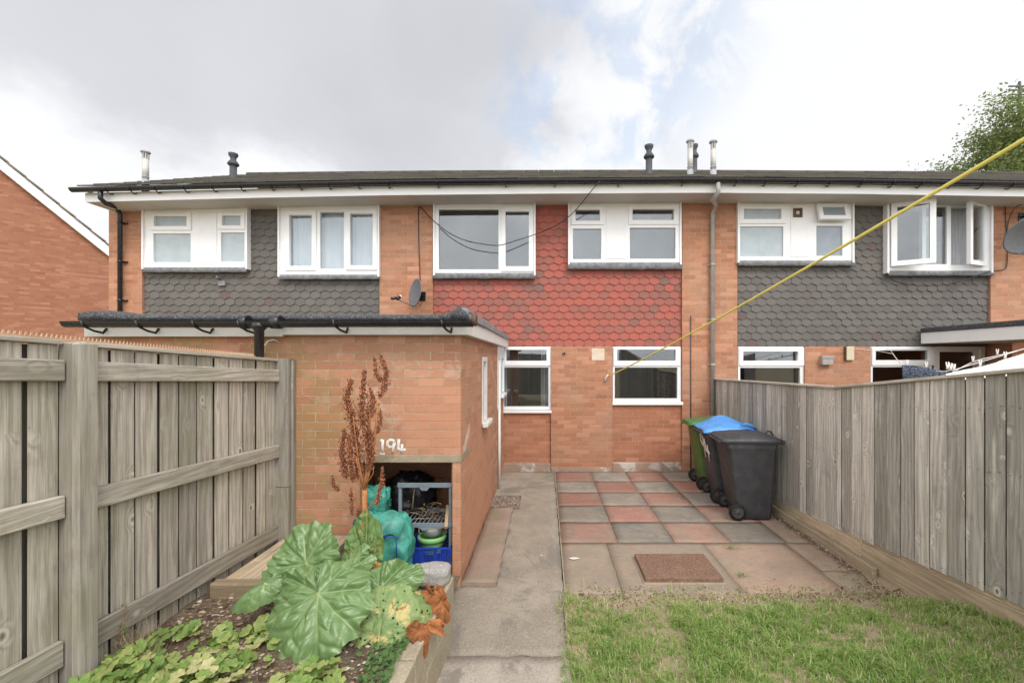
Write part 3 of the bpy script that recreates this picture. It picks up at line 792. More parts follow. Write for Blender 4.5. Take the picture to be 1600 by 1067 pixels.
def gut_v(u):                                   # height of the gutter line along the row (it is not level)
    ks = [(-200, 306), (120, 298.5), (400, 291.5), (600, 287.5), (860, 285), (1110, 283.5), (1350, 285.5), (1600, 289.5), (1900, 293)]
    for (a, va), (b, vb) in zip(ks, ks[1:]):
        if a <= u <= b: return va + (vb - va) * (u - a) / (b - a)
    return ks[0][1] if u < ks[0][0] else ks[-1][1]
GY = 7.40
def eave_dz(x):                                # metres above the reference gutter (v = 286)
    return -(gut_v(U0 + x / GY * F) - 286) / F * GY
ROOF_Z = Z(281, GY); RIDGE_Y = 11.6; RIDGE_Z = ROOF_Z + .02
def build_eaves(house, x0, x1, left_end, gutter_brackets, right_end=False):
    n = 14; xs = [x0 + (x1 - x0) * k / n for k in range(n + 1)]
    zf0, zf1 = Z(303.5, 7.5), Z(289.5, 7.5)
    fa = MB()
    for a, b in zip(xs, xs[1:]):
        za, zb = eave_dz(a), eave_dz(b)
        fa.hexa([(a, 7.50, zf0 + za), (b, 7.50, zf0 + zb), (b, 7.525, zf0 + zb), (a, 7.525, zf0 + za), (a, 7.50, zf1 + za), (b, 7.50, zf1 + zb), (b, 7.525, zf1 + zb), (a, 7.525, zf1 + za)])
    if left_end:
        za = eave_dz(x0); fa.box(x0, x0 + .025, 7.5255, 8.4, zf0 + za, zf1 + za + .05)
    fa.build('fascia', M['upvc'], house)
    so = MB()
    for a, b in zip(xs, xs[1:]):
        za, zb = eave_dz(a), eave_dz(b)
        so.hexa([(a, 7.526, zf0 + za + .012), (b, 7.526, zf0 + zb + .012), (b, 8.36, zf0 + zb + .012), (a, 8.36, zf0 + za + .012), (a, 7.526, zf0 + za + .03), (b, 7.526, zf0 + zb + .03), (b, 8.36, zf0 + zb + .03), (a, 8.36, zf0 + za + .03)])
    so.build('soffit', M['soffit'], house)
    # half-round gutter
    gu = MB(); prof = [(math.cos(t) * .058, math.sin(t) * .062) for t in [math.pi + math.pi * k / 8 for k in range(9)]]
    inner = [(c * .88, s * .88) for c, s in prof]
    ring = prof + inner[::-1]
    ids = []
    ga = [x0 - (.12 if left_end else 0)] + xs[1:]
    for x in ga:
        ids.append(gu.add([(x, GY + c, Z(284, GY) + eave_dz(x) + s + .02) for c, s in ring]))
    m = len(ring)
    for k in range(len(ga) - 1):
        for j in range(m): gu.face((ids[k] + j, ids[k] + (j + 1) % m, ids[k + 1] + (j + 1) % m, ids[k + 1] + j), .5, None, False)
    gu.face([ids[0] + j for j in range(m)]); gu.face([ids[-1] + j for j in range(m)])
    if left_end: gu.face([ids[0] + j for j in range(9)])
    go = gu.build('gutter', M['black_plastic'], house)
    for u in gutter_brackets:
        x = X(u, GY); z = Z(284, GY) + eave_dz(x); b = MB()
        b.tube([(x, GY - .062, z + .012), (x, GY - .05, z - .03), (x, GY, z - .05), (x, GY + .05, z - .075), (x, 7.497, z - .05)], [.006, .007, .008, .010, .010], 6)
        b.build('bracket', M['black_plastic'], go)
    # roof: lapped courses up to the ridge
    ro = MB(); y = GY + .02; pitch = math.atan2(Z(270.5, RIDGE_Y) - Z(280, GY), RIDGE_Y - GY)
    cr = .30; L = (RIDGE_Y - GY) / math.cos(pitch); nc = int(L / cr); rnd = random.Random(int(x0 * 10))
    sx0 = x0 - (.06 if left_end else 0); nt = int((x1 - sx0) / .33)
    for r in range(nc):
        s0 = r * cr; s1 = min(L, s0 + cr + .06)
        for k in range(nt):
            a = sx0 + (x1 - sx0) * k / nt; b = sx0 + (x1 - sx0) * (k + 1) / nt - .004
            j = rnd.uniform(-.006, .006); jz = rnd.uniform(0, .008)
            c = []
            for (lift) in (0, .022):
                for (xx, ss, base) in ((a, s0 + j, .024), (b, s0 + j, .024), (b, s1, 0), (a, s1, 0)):
                    c.append((xx, GY + .02 + ss * math.cos(pitch), Z(280.5, GY) + eave_dz(xx) * (1 - ss / L * .55) + ss * math.sin(pitch) + base + lift + jz))
            ro.hexa(c, rnd.random())
    # far slope and gable closing
    rz = Z(270.5, RIDGE_Y)
    for a, b in zip(xs, xs[1:]):
        za, zb = eave_dz(a) * .45, eave_dz(b) * .45
        ro.poly([(a, RIDGE_Y, rz + za - .03), (b, RIDGE_Y, rz + zb - .03), (b, D + HD + .4, 4.9 + zb), (a, D + HD + .4, 4.9 + za)], .5)
        ro.poly([(a, RIDGE_Y, rz + za - .10), (b, RIDGE_Y, rz + zb - .10), (b, GY + .15, Z(283, GY) + eave_dz(b)), (a, GY + .15, Z(283, GY) + eave_dz(a))], .5)
        ro.tube([(a, RIDGE_Y, rz + za), (b - .01, RIDGE_Y, rz + zb)], .075, 8, rnd.random())
    ro.build('roof', M['roof_tile'], house)
    return pitch

def house_shell(house, x0, x1, holes, piers, infill, left_wall=False, right_wall=False):
    zt = 4.98
    w = MB()
    # piers stand proud, from the ground to the soffit
    w.slab(x0, x1, -.1, zt, [*holes], 8.14, 8.34)
    for (a, b, z0, z1) in piers: w.box(a, b, D, 8.139, z0, z1)
    if left_wall: w.box(x0, x0 + .22, 8.341, D + HD, -.1, zt)
    else: w.box(x0 - .0, x0 + .10, 8.341, D + HD, -.1, zt)
    w.box(x1 - (.22 if right_wall else .1), x1 - .001, 8.341, D + HD, -.1, zt)
    w.box(x0, x1, D + HD + .001, D + HD + .2, -.1, zt)
    w.build('wall', M['brick_house'], house)
    f = MB(); f.box(x0 + .23, x1 - .23, 8.345, D + HD - .01, 2.32, 2.55); f.box(x0 + .23, x1 - .23, 8.345, D + HD - .01, -.09, .05)
    f.box(x0 + .23, x1 - .23, 8.345, D + HD - .01, 4.90, 4.96); f.box(x0 + .24, x1 - .24, 11.2, 11.3, .051, 2.319); f.box(x0 + .24, x1 - .24, 11.2, 11.3, 2.551, 4.899)
    f.build('floor', M['interior'], house)
    for (a, b, z0, z1) in infill:
        q = MB(); q.box(a, b, 8.10, 8.138, z0, z1); q.build('infill_wall', M['brick_infill'], house)

GRP_H = 'terraced houses in the row'
WY = 8.02      # plane of the projecting upper window frames
WG = 8.095     # plane of the ground-floor frames
def hole(u0, u1, v0, v1, y=D): r = rect(u0, u1, v0, v1, y); return pad(r, -.03)

# ---- the middle house
xm0, xm1 = X(634.5), X(1109)
mid = thing('terraced_house', ((xm0 + xm1) / 2, D, 0), 'brick terraced house with red hexagonal hung tiles between its upper windows', 'house', GRP_H)
zb_t = Z(541)
house_shell(mid, xm0, xm1,
            [hole(678, 836, 318, 428, WY), hole(888, 1062, 318, 411, WY), hole(783, 861, 541, 640, WG), hole(957, 1064, 541, 629, WG)],
            [(xm0, X(676), -.05, 4.95), (X(1066), xm1, -.05, 4.95), (X(861), X(957), -.05, zb_t), ], [(X(786), X(861) - .002, .13, Z(641, WG)), (X(957) + .002, X(1066) - .002, .13, Z(629, WG))])
tp = tile_panel([(X(676) + .003, X(1066) - .003, zb_t, Z(433)), (X(836), X(1066) - .003, Z(433), Z(419)), (X(836), X(888), Z(419), 4.9)], 8.11, True, 11)
tp.build('tile_cladding', M['tile_red'], mid)
bk = MB(); bk.box(X(676), X(1066), 8.112, 8.1385, zb_t + .02, Z(424)); bk.box(X(836), X(888), 8.112, 8.1385, Z(424) + .001, 4.9); bk.build('tile_backing', M['dark_interior'], mid)
plm = MB(); plm.box(X(861) + .004, X(957) - .004, D - .004, D + .02, -.03, Z(730)); plm.box(X(957) + .003, X(1066) - .003, 8.07, 8.1, -.03, Z(723)); plm.box(X(786), X(861) - .003, 8.07, 8.1, -.03, Z(724)); plm.build('plinth', M['plinth'], mid, bevel=.006)
wA = window(mid, (678, 836, 318, 428), [(685.5, 779, 327.5, 421), (790, 826.5, 331, 416.5)], WY, casements=[((783.5, 833.5, 323, 424), (790, 826.5, 331, 416.5))], side=[(678.5, .03), (835.5, .03)], vents=False, top_ext=.06, label='two-pane upper window with one wide fixed pane')
wB = window(mid, (888, 1062, 318, 411), [(899, 937, 328.5, 345.5), (895, 939.5, 357.5, 405), (988, 1052.5, 327.5, 344.5), (984, 1055.5, 356, 404.5)], WY,
            panels=[(947, 977.5, 324.5, 405)], casements=[((893, 943, 322.5, 351.5), (899, 937, 328.5, 345.5)), ((982, 1060, 320.5, 351), (988, 1052.5, 327.5, 344.5))], side=[(889, .03), (1063, .03)], vents=False, top_ext=.06, label='upper window with a white panel between two lights')
lead_strip(mid, 677, 837, 427, 436); lead_strip(mid, 887, 1065, 410.5, 421.5)
w1 = window(mid, (783.5, 861, 541.5, 640), [(791, 854, 546.5, 563.5, 'glass_low'), (787.5, 857, 574, 635, 'glass_low')], WG, casements=[((785.5, 860, 543, 571), (791, 854, 546.5, 563.5))], sill=(782.5, 862, 640.5, 645), vents=False)
w2 = window(mid, (957.5, 1064, 541.5, 628.5), [(964, 1055.5, 546, 563.5, 'glass_low'), (960.5, 1058.5, 574, 622.5, 'glass_low')], WG, casements=[((958.5, 1062.5, 543, 571), (964, 1055.5, 546, 563.5))], sill=(956.5, 1066.5, 627.5, 632.5), vents=False)
curtain(w1, X(845), X(858), Z(640), Z(543), 8.30, 'curtain', 3, .02, 3)
curtain(w1, X(783), X(790), Z(640), Z(543), 8.32, 'curtain', 2, .02, 4)
# grey sheets added behind the upper glass, coloured to stand in for reflected sky
for (w_, a, b, c, d) in ((wA, 681, 833, 333, 424), (wB, 892, 942, 333, 408), (wB, 981, 1058, 333, 408)):
    q = MB(); q.box(X(a), X(b), 8.24, 8.246, Z(d), Z(c)); q.build('sky_reflection_sheet', M['sky_reflection_sheet'], w_)
q = MB(); q.box(X(924.5), X(944.5), D - .006, D + .01, Z(563), Z(544.5)); q.build('blocked_vent', M['plaster_patch'], mid, bevel=.004)
q = MB(); q.box(X(881) - .03, X(881) + .03, D - .012, D, Z(554), Z(551)); q.tube([(X(882), D, Z(553)), (X(882), D - .05, Z(552)), (X(882.5), D - .06, Z(550))], .008, 6); q.build('wall_hook', M['flue_black'], mid)
build_eaves(mid, xm0, xm1, False, [607, 684, 790, 867, 967, 1067])
def pipe_clip(mb, x, z, y): mb.box(x - .06, x + .06, y - .035, y + .06, z - .018, z + .018)
dp = MB(); zg = Z(286, GY)
dp.tube([(X(1122, GY), GY, zg), (X(1122, GY), GY, zg - .16), (X(1122, GY) - .05, GY + .12, zg - .24), (X(1114, D - .07) + .02, D - .16, Z(326, D)), (X(1113.5, D - .07), D - .07, Z(335)), (X(1113.5, D - .07), D - .07, .02)], .036, 12)
dpo = dp.build('downpipe', M['grey_plastic'], mid)
for v in (340, 415, 500, 570, 650):
    q = MB(); x = X(1113.5, D - .07); q.lathe([(.043, -.02), (.043, .02)], (x, D - .07, Z(v)), 'Z', 12); q.box(x - .07, x + .07, D - .02, D - .002, Z(v) - .015, Z(v) + .015); q.build('pipe_clip', M['grey_plastic'], dpo)
q = MB(); q.tube([(X(1079), D - .012, Z(494)), (X(1079), D - .012, .05)], .009, 6); q.build('conduit', M['flue_black'], mid)

def flue_white(parent, u, v0, v1, y, m='flue_white', base_m='flue_grey'):
    x = X(u, y); zt, zb = Z(v0, y), Z(v1, y) - .12; h = zt - zb; r = .05
    mb = MB(); mb.lathe([(r, .30 * h), (r, .80 * h)], (x, y, zb), 'Z', 16)
    for k in range(8):
        a = k * math.pi / 4; mb.beam((x + math.cos(a) * r * .9, y + math.sin(a) * r * .9, zb + .80 * h), (x + math.cos(a) * r * .9, y + math.sin(a) * r * .9, zb + .93 * h), .02, .012, wood=False, up=(1, 0, .01))
    f = mb.build('flue_pipe', M[m], parent)
    q = MB(); q.lathe([(.048, .30 * h), (.057, .305 * h), (.057, .0), (.08, -.06)], (x, y, zb), 'Z', 16); q.lathe([(.055, .36 * h), (.055, .385 * h)], (x, y, zb), 'Z', 16); q.build('flue_base', M[base_m], f)
    q = MB(); q.lathe([(.03, .80 * h), (.03, .92 * h), (.07, .945 * h), (.08, .96 * h), (.06, h), (.0, h)], (x, y, zb), 'Z', 16, cap=False); q.build('cowl', M[m if m != 'flue_white' else 'flue_grey'], f)
def flue_black(parent, u, v0, v1, y, s=1):
    x = X(u, y); zt, zb = Z(v0, y), Z(v1, y) - .12; h = zt - zb; r = .068 * s
    mb = MB(); mb.lathe([(r * 1.5, 0), (r * 1.1, .16 * h), (r, .17 * h), (r, .62 * h)], (x, y, zb), 'Z', 16); f = mb.build('flue_pipe', M['flue_black'], parent)
    q = MB(); q.lathe([(r, .60 * h), (r * 1.5, .63 * h), (r * 1.62, .67 * h), (r * 1.1, .75 * h), (r * .8, .78 * h), (r * .85, .86 * h), (r * 1.3, .93 * h), (r * 1.35, .99 * h), (r * .9, h)], (x, y, zb), 'Z', 16); q.build('cowl', M['flue_black'], f)
flue_black(mid, 1014, 227, 272, 9.2)
flue_black(mid, 1085, 226, 272, 10.2, .9)
flue_white(mid, 1078.5, 219, 277, 8.5, 'flue_white')
q = MB(); yv = 8.9; q.box(X(975, yv), X(1000, yv), yv, yv + .5, Z(274, yv) - .05, Z(269, yv)); q.build('roof_vent', M['roof_tile'], mid, bevel=.01)

# ---- the left house
xl0, xl1 = X(170), xm0
lef = thing('terraced_house', ((xl0 + xl1) / 2, D, 0), 'end terraced house with grey hung tiles and net-curtained upper window', 'house', GRP_H)
house_shell(lef, xl0, xl1 - .002, [hole(225, 386, 322, 418, WY), hole(436, 592, 322, 430, WY)], [(xl0, X(222), -.05, 4.92), (X(593), xl1 - .002, -.05, 4.95)], [], left_wall=True)
tp = tile_panel([(X(222), X(593), 2.2, Z(428)), (X(222), X(437), Z(428), Z(417)), (X(386), X(437), Z(417), 4.9)], 8.11, False, 5)
tp.build('tile_cladding', M['tile_grey'], lef)
bk = MB(); bk.box(X(222), X(593), 8.112, 8.1385, 2.2, Z(424)); bk.box(X(386), X(437), 8.112, 8.1385, Z(424) + .001, 4.88); bk.build('tile_backing', M['dark_interior'], lef)
wC = window(lef, (225, 386.5, 324, 418), [(242, 293, 338.5, 354, 'frosted_pale'), (239.5, 298, 365, 410, 'frosted_pale'), (348, 377, 337.5, 353, 'frosted_pale'), (345, 382, 363.5, 409, 'frosted_pale')], WY,
            panels=[(309, 339, 332, 413)], casements=[((236, 299.5, 332.5, 360), (242, 293, 338.5, 354)), ((341, 383.5, 332, 358.5), (348, 377, 337.5, 353))], side=[(224.5, .03), (386.5, .03)], top_ext=.03, label='upper window with obscured pale glass and a white panel')
wD = window(lef, (437, 592, 322, 430), [(453, 488, 336.5, 416), (500, 537.5, 331.5, 420), (547.5, 583, 334.5, 415)], WY, casements=[((446.5, 494.5, 329, 422.5), (453, 488, 336.5, 416)), ((541, 589.5, 328, 422), (547.5, 583, 334.5, 415))], side=[(436.5, .03), (592, .03)], top_ext=.04, glassm='glass_low')
curtain(wD, X(440), X(590), Z(426), Z(322), 8.145, 'net', 15, .012, 8)
lead_strip(lef, 225, 388, 418, 426); lead_strip(lef, 437, 594, 429.5, 437)
build_eaves(lef, X(133, 7.5), xl1 - .002, True, [168, 205, 244, 289, 333, 377, 424, 468, 514, 560])
q = MB(); zg = Z(298, GY)
q.tube([(X(157, GY), GY, zg), (X(157, GY), GY, zg - .13), (X(160, GY), GY + .06, zg - .19), (X(185, D - .1), D - .13, Z(328)), (X(187.5, D - .07), D - .07, Z(337)), (X(187.5, D - .07), D - .07, .02)], .036, 12)
dpo = q.build('downpipe', M['black_plastic'], lef)
for v in (350, 410, 470):
    q = MB(); x = X(187.5, D - .07); q.lathe([(.043, -.02), (.043, .02)], (x, D - .07, Z(v)), 'Z', 12); q.box(x - .02, x + .085, D - .04, D - .002, Z(v) - .012, Z(v) + .012); q.build('pipe_clip', M['black_plastic'], dpo)
flue_white(lef, 227.5, 236, 291, 8.3); flue_black(lef, 364.5, 240, 281, 9.4)
q = MB(); q.tube([(X(340), D + .08, Z(437)), (X(341), D - .03, Z(435)), (X(345), D - .10, Z(434))], .016, 8); q.box(X(340) , X(351), 8.05, 8.09, Z(446), Z(439)); q.build('overflow_pipe', M['lead'], lef)

# ---- the right house
xr0, xr1 = xm1 + .002, 13.5
rig = thing('terraced_house', ((xr0 + xr1) / 2, D, 0), 'grey-tiled terraced house with an open upper window and washing outside', 'house', GRP_H)
house_shell(rig, xr0, xr1, [hole(1152, 1332, 318, 408, WY), hole(1386, 1549, 315, 423, WY), hole(1153, 1257, 541, 640, WG), hole(1361, 1459, 541, 640, WG), (X(1467), X(1535), .05, Z(547))],
            [(xr0, X(1152), -.05, 4.95), (X(1548), xr1, -.05, 4.95), (X(1258), X(1360), -.05, Z(541))], [(X(1153), X(1257), -.05, 1.02), (X(1361), X(1459), -.05, 1.02)], right_wall=True)
tp = tile_panel([(X(1152) + .003, X(1548) - .003, Z(541), Z(421)), (X(1152) + .003, X(1386), Z(421), Z(407)), (X(1332), X(1386), Z(407), 4.9)], 8.11, False, 23)
tp.build('tile_cladding', M['tile_grey'], rig)
bk = MB(); bk.box(X(1152), X(1548), 8.112, 8.1385, Z(541) + .02, Z(414)); bk.box(X(1332), X(1386), 8.112, 8.1385, Z(414) + .001, 4.9); bk.build('tile_backing', M['dark_interior'], rig)
wE = window(rig, (1152.5, 1332, 316, 408), [(1161.5, 1220, 327, 343, 'frosted_pale'), (1156.5, 1224, 354, 401, 'frosted_pale'), (1281, 1315, 325, 342, 'frosted_dark'), (1275.5, 1316.5, 353, 400, 'frosted_dark')], WY,
            panels=[(1235.5, 1263, 320.5, 402)], casements=[((1155, 1227, 320.5, 349.5), (1161.5, 1220, 327, 343))], side=[(1153, .03), (1332, .03)], top_ext=.08, label='upper window with an extractor fan in its white panel')
r = rect(1238.7, 1252.7, 326, 340, WY); q = MB(); q.slab(r[0], r[1], r[2], r[3], [pad(r, -.03)], WY - .03, WY - .011); q.box(r[0] + .03, r[1] - .03, WY - .016, WY - .0115, r[2] + .03, r[3] - .03)
fan = q.build('extractor_fan', M['vent_brown'], wE, bevel=.003); q = MB(); q.lathe([(.035, -.022), (.03, -.027), (.0, -.027)], ((r[0] + r[1]) / 2, WY, (r[2] + r[3]) / 2), 'Y', 16, cap=False); q.build('fan_hub', M['cream'], wE)
def open_casement(win, r, y, hinge, ang, pr, gm, name='casement'):
    """hinge: 'L','R','T'; ang opens outwards (towards -y)"""
    mb = MB(); mb.slab(r[0], r[1], r[2], r[3], [pr], -.03, .03)
    gl = MB(); gl.box(pr[0] - .003, pr[1] + .003, -.006, .006, pr[2] - .003, pr[3] + .003)
    if hinge == 'T': piv = Vector((0, 0, r[3])); rot = Matrix.Rotation(ang, 4, 'X')
    elif hinge == 'L': piv = Vector((r[0], 0, 0)); rot = Matrix.Rotation(-ang, 4, 'Z')
    else: piv = Vector((r[1], 0, 0)); rot = Matrix.Rotation(ang, 4, 'Z')
    for b in (mb, gl):
        b.v = [rot @ (p - piv) + piv + Vector((0, y - .032, 0)) for p in b.v]
    mb.build(name, M['upvc'], win, bevel=.004); gl.build('pane', M[gm], win)
r = rect(1274, 1321, 320, 348, WY); open_casement(wE, r, WY, 'T', -R(16), pad(r, -.075), 'frosted_dark')
wF = window(rig, (1386, 1549, 314.5, 424), [(1393, 1441, 323, 414), (1447, 1479.5, 323, 413), (1486, 1532, 323, 414)], WY, side=[(1386, .035), (1548, .035)], top_ext=.06, label='three-light upper window with its outer casements standing open', glassm='glass')
# the outer two lights hold no fixed glass: their casements stand open
for ch in list(wF.children):
    if ch.name.startswith('pane'):
        cx = sum(v_.co.x for v_ in ch.data.vertices) / len(ch.data.vertices) + ORIG[ch].x
        if not (X(1447) < cx < X(1480)): bpy.data.objects.remove(ch)
r = rect(1390, 1444, 319, 417, WY); open_casement(wF, r, WY, 'L', R(28), pad(r, -.085), 'glass')
r = rect(1492, 1536, 319, 417, WY); open_casement(wF, r, WY, 'R', R(22), pad(r, -.075), 'glass_low')
curtain(wF, X(1486), X(1500), Z(418), Z(320), 8.22, 'curtain', 3, .03, 5); curtain(wF, X(1503), X(1545), Z(418), Z(320), 8.26, 'curtain', 6, .03, 6)
lead_strip(rig, 1152, 1334, 407.5, 416); lead_strip(rig, 1385, 1549, 423.5, 431.5)
window(rig, (1153, 1257.5, 541.5, 640), [(1160.5, 1246.5, 549, 563.5, 'glass_low'), (1156.5, 1250.5, 574.5, 634, 'glass_low')], WG, casements=[((1154.5, 1256, 543, 571), (1160.5, 1246.5, 549, 563.5))], sill=(1152, 1259, 640, 644.5))
window(rig, (1360.5, 1459, 541.5, 640), [(1367, 1451, 547.5, 562.5, 'glass_low'), (1363.5, 1454, 573.5, 634, 'glass_low')], WG, casements=[((1361.5, 1458, 543, 570.5), (1367, 1451, 547.5, 562.5))], sill=(1360, 1460, 640, 644.5))
q = MB(); q.slab(X(1459.5), X(1543), .0, Z(541.5), [(X(1466), X(1536), .0, Z(546))], WG, WG + .08); df = q.build('door_frame', M['upvc'], rig)
q = MB(); q.slab(X(1466.3), X(1535.7), .03, Z(546.3), [(X(1473), X(1528), 1.0, Z(549.5))], WG + .02, WG + .07); dr = q.build('door', M['upvc'], rig, bevel=.004)
q = MB(); q.box(X(1473), X(1528), WG + .04, WG + .05, 1.0, Z(549.5)); q.build('pane', M['glass_low'], dr)
q = MB(); q.box(X(1280), X(1297), D - .10, D, Z(570), Z(556)); q.box(X(1279), X(1298), D - .112, D - .101, Z(560), Z(556)); q.build('flue_cover', M['grey_plastic'], rig, bevel=.012)
q = MB(); q.box(X(1320), X(1332), D - .055, D, Z(563), Z(541.5)); lt = q.build('wall_light', M['cream'], rig, bevel=.012, seg=2); q = MB(); q.box(X(1318.5), X(1320) - .001, D - .05, D, Z(563), Z(541.5)); q.build('light_back', M['vent_brown'], lt)
build_eaves(rig, xr0, xr1, False, [1150, 1196, 1246, 1296, 1346, 1394, 1438, 1486, 1533, 1580, 1620])
flue_white(rig, 1114.5, 220, 277, 8.5, 'flue_white')

# ------------------------------------------------------------------ brick outbuildings
GRP_O = 'flat-roofed brick outbuildings'
SX = -.745; SY = 3.95; SXL = -4.05
ob = thing('brick_outbuilding', (-2.4, SY, 0), 'flat-roofed brick store painted 194 with a low open bin hole', 'outbuilding', GRP_O)
op = (X(562, SY), X(707, SY), .08, Z(723, SY))       # the bin hole
zlin = (Z(723, SY), Z(710, SY)); ztop = Z(519, SY)
w = MB()
w.slab(SXL, SX, -.1, ztop, [op, (X(562, SY), SX + .01, zlin[0], zlin[1])], SY, SY + .105)
wy0, wy1 = 5.27, 5.68
w.slab(SY + .1051, 6.98, -.1, ztop, [(wy0, wy1, 1.20, 2.04)], SX, SX - .105, plane='YZ')
w.box(SXL, SXL + .105, SY + .1051, D - .02, -.1, ztop); w.box(SXL + .106, SX - .106, 4.95, 5.05, -.1, ztop); w.box(op[0] - .35, op[0] - .25, SY + .106, 4.949, -.1, ztop)
w.box(SX - .03, SX - .005, 7.40, 8.03, -.1, 1.36)
w.build('wall', M['brick_store'], ob)
q = MB(); q.box(SX - .5, SX - .108, 5.06, 6.97, -.05, 0.0); q.box(op[0] - .24, SX - .106, SY - .02, 4.949, -.05, .08); q.build('floor', M['rough_concrete'], ob)
q = MB(); rough = [(X(563, SY), zlin[0]), (SX + .002, zlin[0])]
q.box(X(562, SY) + .002, SX + .0015, SY - .004, SY + .104, zlin[0] + .001, zlin[1] - .002); q.build('lintel', M['lintel_concrete'], ob, bevel=.006)
# narrow side window: white painted frame, sill and one pane
q = MB(); q.slab(wy0 + .004, wy1 - .004, 1.204, 2.036, [(wy0 + .06, wy1 - .06, 1.27, 1.98)], SX + .012, SX - .06, plane='YZ'); wn = q.build('window', M['fascia_store'], ob, bevel=.006)
q = MB(); q.box(SX - .03, SX - .024, wy0 + .05, wy1 - .05, 1.26, 1.99); q.build('pane', M['frosted_grey'], wn)
q = MB(); q.box(SX + .0125, SX + .075, wy0 - .05, wy1 + .04, 1.205, 1.262); q.build('sill', M['fascia_store'], wn, bevel=.008)
# side door with its white frame beside the house
q = MB(); q.slab(6.985, 7.39, .0, Z(541, 7.1) , [(7.06, 7.385, .05, 2.02)], SX + .008, SX - .09, plane='YZ'); fr = q.build('door_frame', M['upvc'], ob, bevel=.004)
q = MB(); q.box(SX - .06, SX - .02, 7.062, 7.384, .052, 2.018); q.build('door', M['upvc_panel'], ob)
q = MB(); q.slab(7.41, 8.035, 1.365, Z(541, 7.6), [(7.5, 7.98, 1.45, 2.02)], SX + .012, SX - .06, plane='YZ'); sw = q.build('window', M['upvc'], ob, bevel=.004); q = MB(); q.box(SX - .03, SX - .02, 7.49, 7.99, 1.44, 2.03); q.build('pane', M['glass_low'], sw); q = MB(); q.box(SX + .013, SX + .06, 7.405, 8.03, 1.365, 1.42); q.build('sill', M['upvc'], sw, bevel=.006)
q = MB(); q.tube([(SX + .03, 6.96, 1.25), (SX + .03, 6.96, .02)], .022, 8); q.build('door_post', M['fascia_store'], ob)
# fascia and verge boards
FZ0 = Z(523, 3.85); FZ1 = Z(497, 3.85); FX = -.665
q = MB(); q.box(X(131, 3.85), X(441, 3.85) - .001, 3.85, 3.875, FZ0 - .015, FZ1); q.box(X(441, 3.85) + .001, FX, 3.846, 3.875, FZ0, FZ1); q.build('fascia', M['fascia_store'], ob, bevel=.003)
q = MB(); q.box(FX - .025, FX, 3.876, 8.04, FZ0, FZ1 + .02); q.build('verge_board', M['fascia_store'], ob, bevel=.003)
q = MB(); q.box(X(131, 3.85), FX - .026, 3.876, 8.02, FZ0 + .0, FZ0 + .02); q.build('soffit', M['soffit'], ob)
# felted roof: front kerb, thick felt edge, upstand on the verge
n = 40; q = MB(); xa, xb = X(122, 3.8), FX + .015
def kerb(x):
    hump = .035 * math.exp(-((x - (xa + .15)) / .22) ** 2)
    pk = .115 * max(0, 1 - abs(x - (xb - .03)) / .17) ** 1.2
    return Z(490.5, 3.8) + hump + pk + nz(x, 0, 4, 4) * .012
rows = []
for k in range(n + 1):
    x = xa + (xb - xa) * k / n; z = kerb(x); 
    if k == n: z = Z(487, 3.8)
    pts = [(x, 3.835, FZ1 - .03), (x, 3.80, FZ1 - .02), (x, 3.795, Z(500, 3.8)), (x, 3.80, z - .015), (x, 3.84, z), (x, 3.93, z + .005), (x, 4.05, z - .03), (x, 8.02, Z(494, 3.8) + .03)]
    rows.append(q.add(pts))
for k in range(n):
    for j in range(7): q.face((rows[k] + j, rows[k + 1] + j, rows[k + 1] + j + 1, rows[k] + j + 1), .5, None, True)
q.face([rows[0] + j for j in range(8)]); q.face([rows[n] + j for j in range(8)])
rf = q.build('roof', M['felt'], ob)
q = MB(); m = 5
for k in range(m):
    ya = 3.80 + (8.035 - 3.80) * k / m; yb2 = 3.80 + (8.035 - 3.80) * (k + 1) / m
    zt2 = Z(482, 3.8) + .01; q.hexa([(FX - .06, ya + .003, FZ1 - .01), (FX + .022, ya + .003, FZ1 - .01), (FX + .022, yb2 - .003, FZ1 - .01), (FX - .06, yb2 - .003, FZ1 - .01), (FX - .05, ya + .003, zt2), (FX + .010, ya + .003, zt2 - .012), (FX + .010, yb2 - .003, zt2 - .012), (FX - .05, yb2 - .003, zt2)])
q.build('verge_felt', M['lead'], rf, bevel=.008)
# gutter in two runs, with end caps, brackets and the black downpipe on the joint
gy = 3.735
gt = MB(); prof = [(math.cos(t) * .052, math.sin(t) * .05) for t in [math.pi + math.pi * k / 8 for k in range(9)]]; ring = prof + [(c * .88, s_ * .85) for c, s_ in prof][::-1]
def gz(x): return Z(502.5, gy) + (.004 if x > -2.2 else .0)
ids = []; gxs = [X(103, gy), X(250, gy), X(405, gy), X(430, gy), X(580, gy), X(739, gy)]
for x in gxs: ids.append(gt.add([(x, gy + c, gz(x) + s_) for c, s_ in ring]))
for k in range(len(gxs) - 1):
    for j in range(len(ring)): gt.face((ids[k] + j, ids[k] + (j + 1) % len(ring), ids[k + 1] + (j + 1) % len(ring), ids[k + 1] + j), .5)
for k in (0, -1): gt.face([ids[k] + j for j in range(9)])
gto = gt.build('gutter', M['black_plastic'], ob)
q = MB(); x = X(739, gy); q.lathe([(.054, -.004), (.054, .028), (.04, .034)], (x, gy, gz(x) + .012), 'X', 18); q.build('end_cap', M['vent_brown'], gto)
for u in (137, 221, 308, 378, 525, 692):
    x = X(u, gy); z = gz(x); q = MB(); q.tube([(x, gy - .057, z + .005), (x + .005, gy - .045, z - .04), (x + .03, gy + .02, z - .075), (x + .05, gy + .08, z - .09), (x + .05, 3.846, z - .05)], [.008, .009, .010, .011, .010], 6); q.build('bracket', M['black_plastic'], gto)
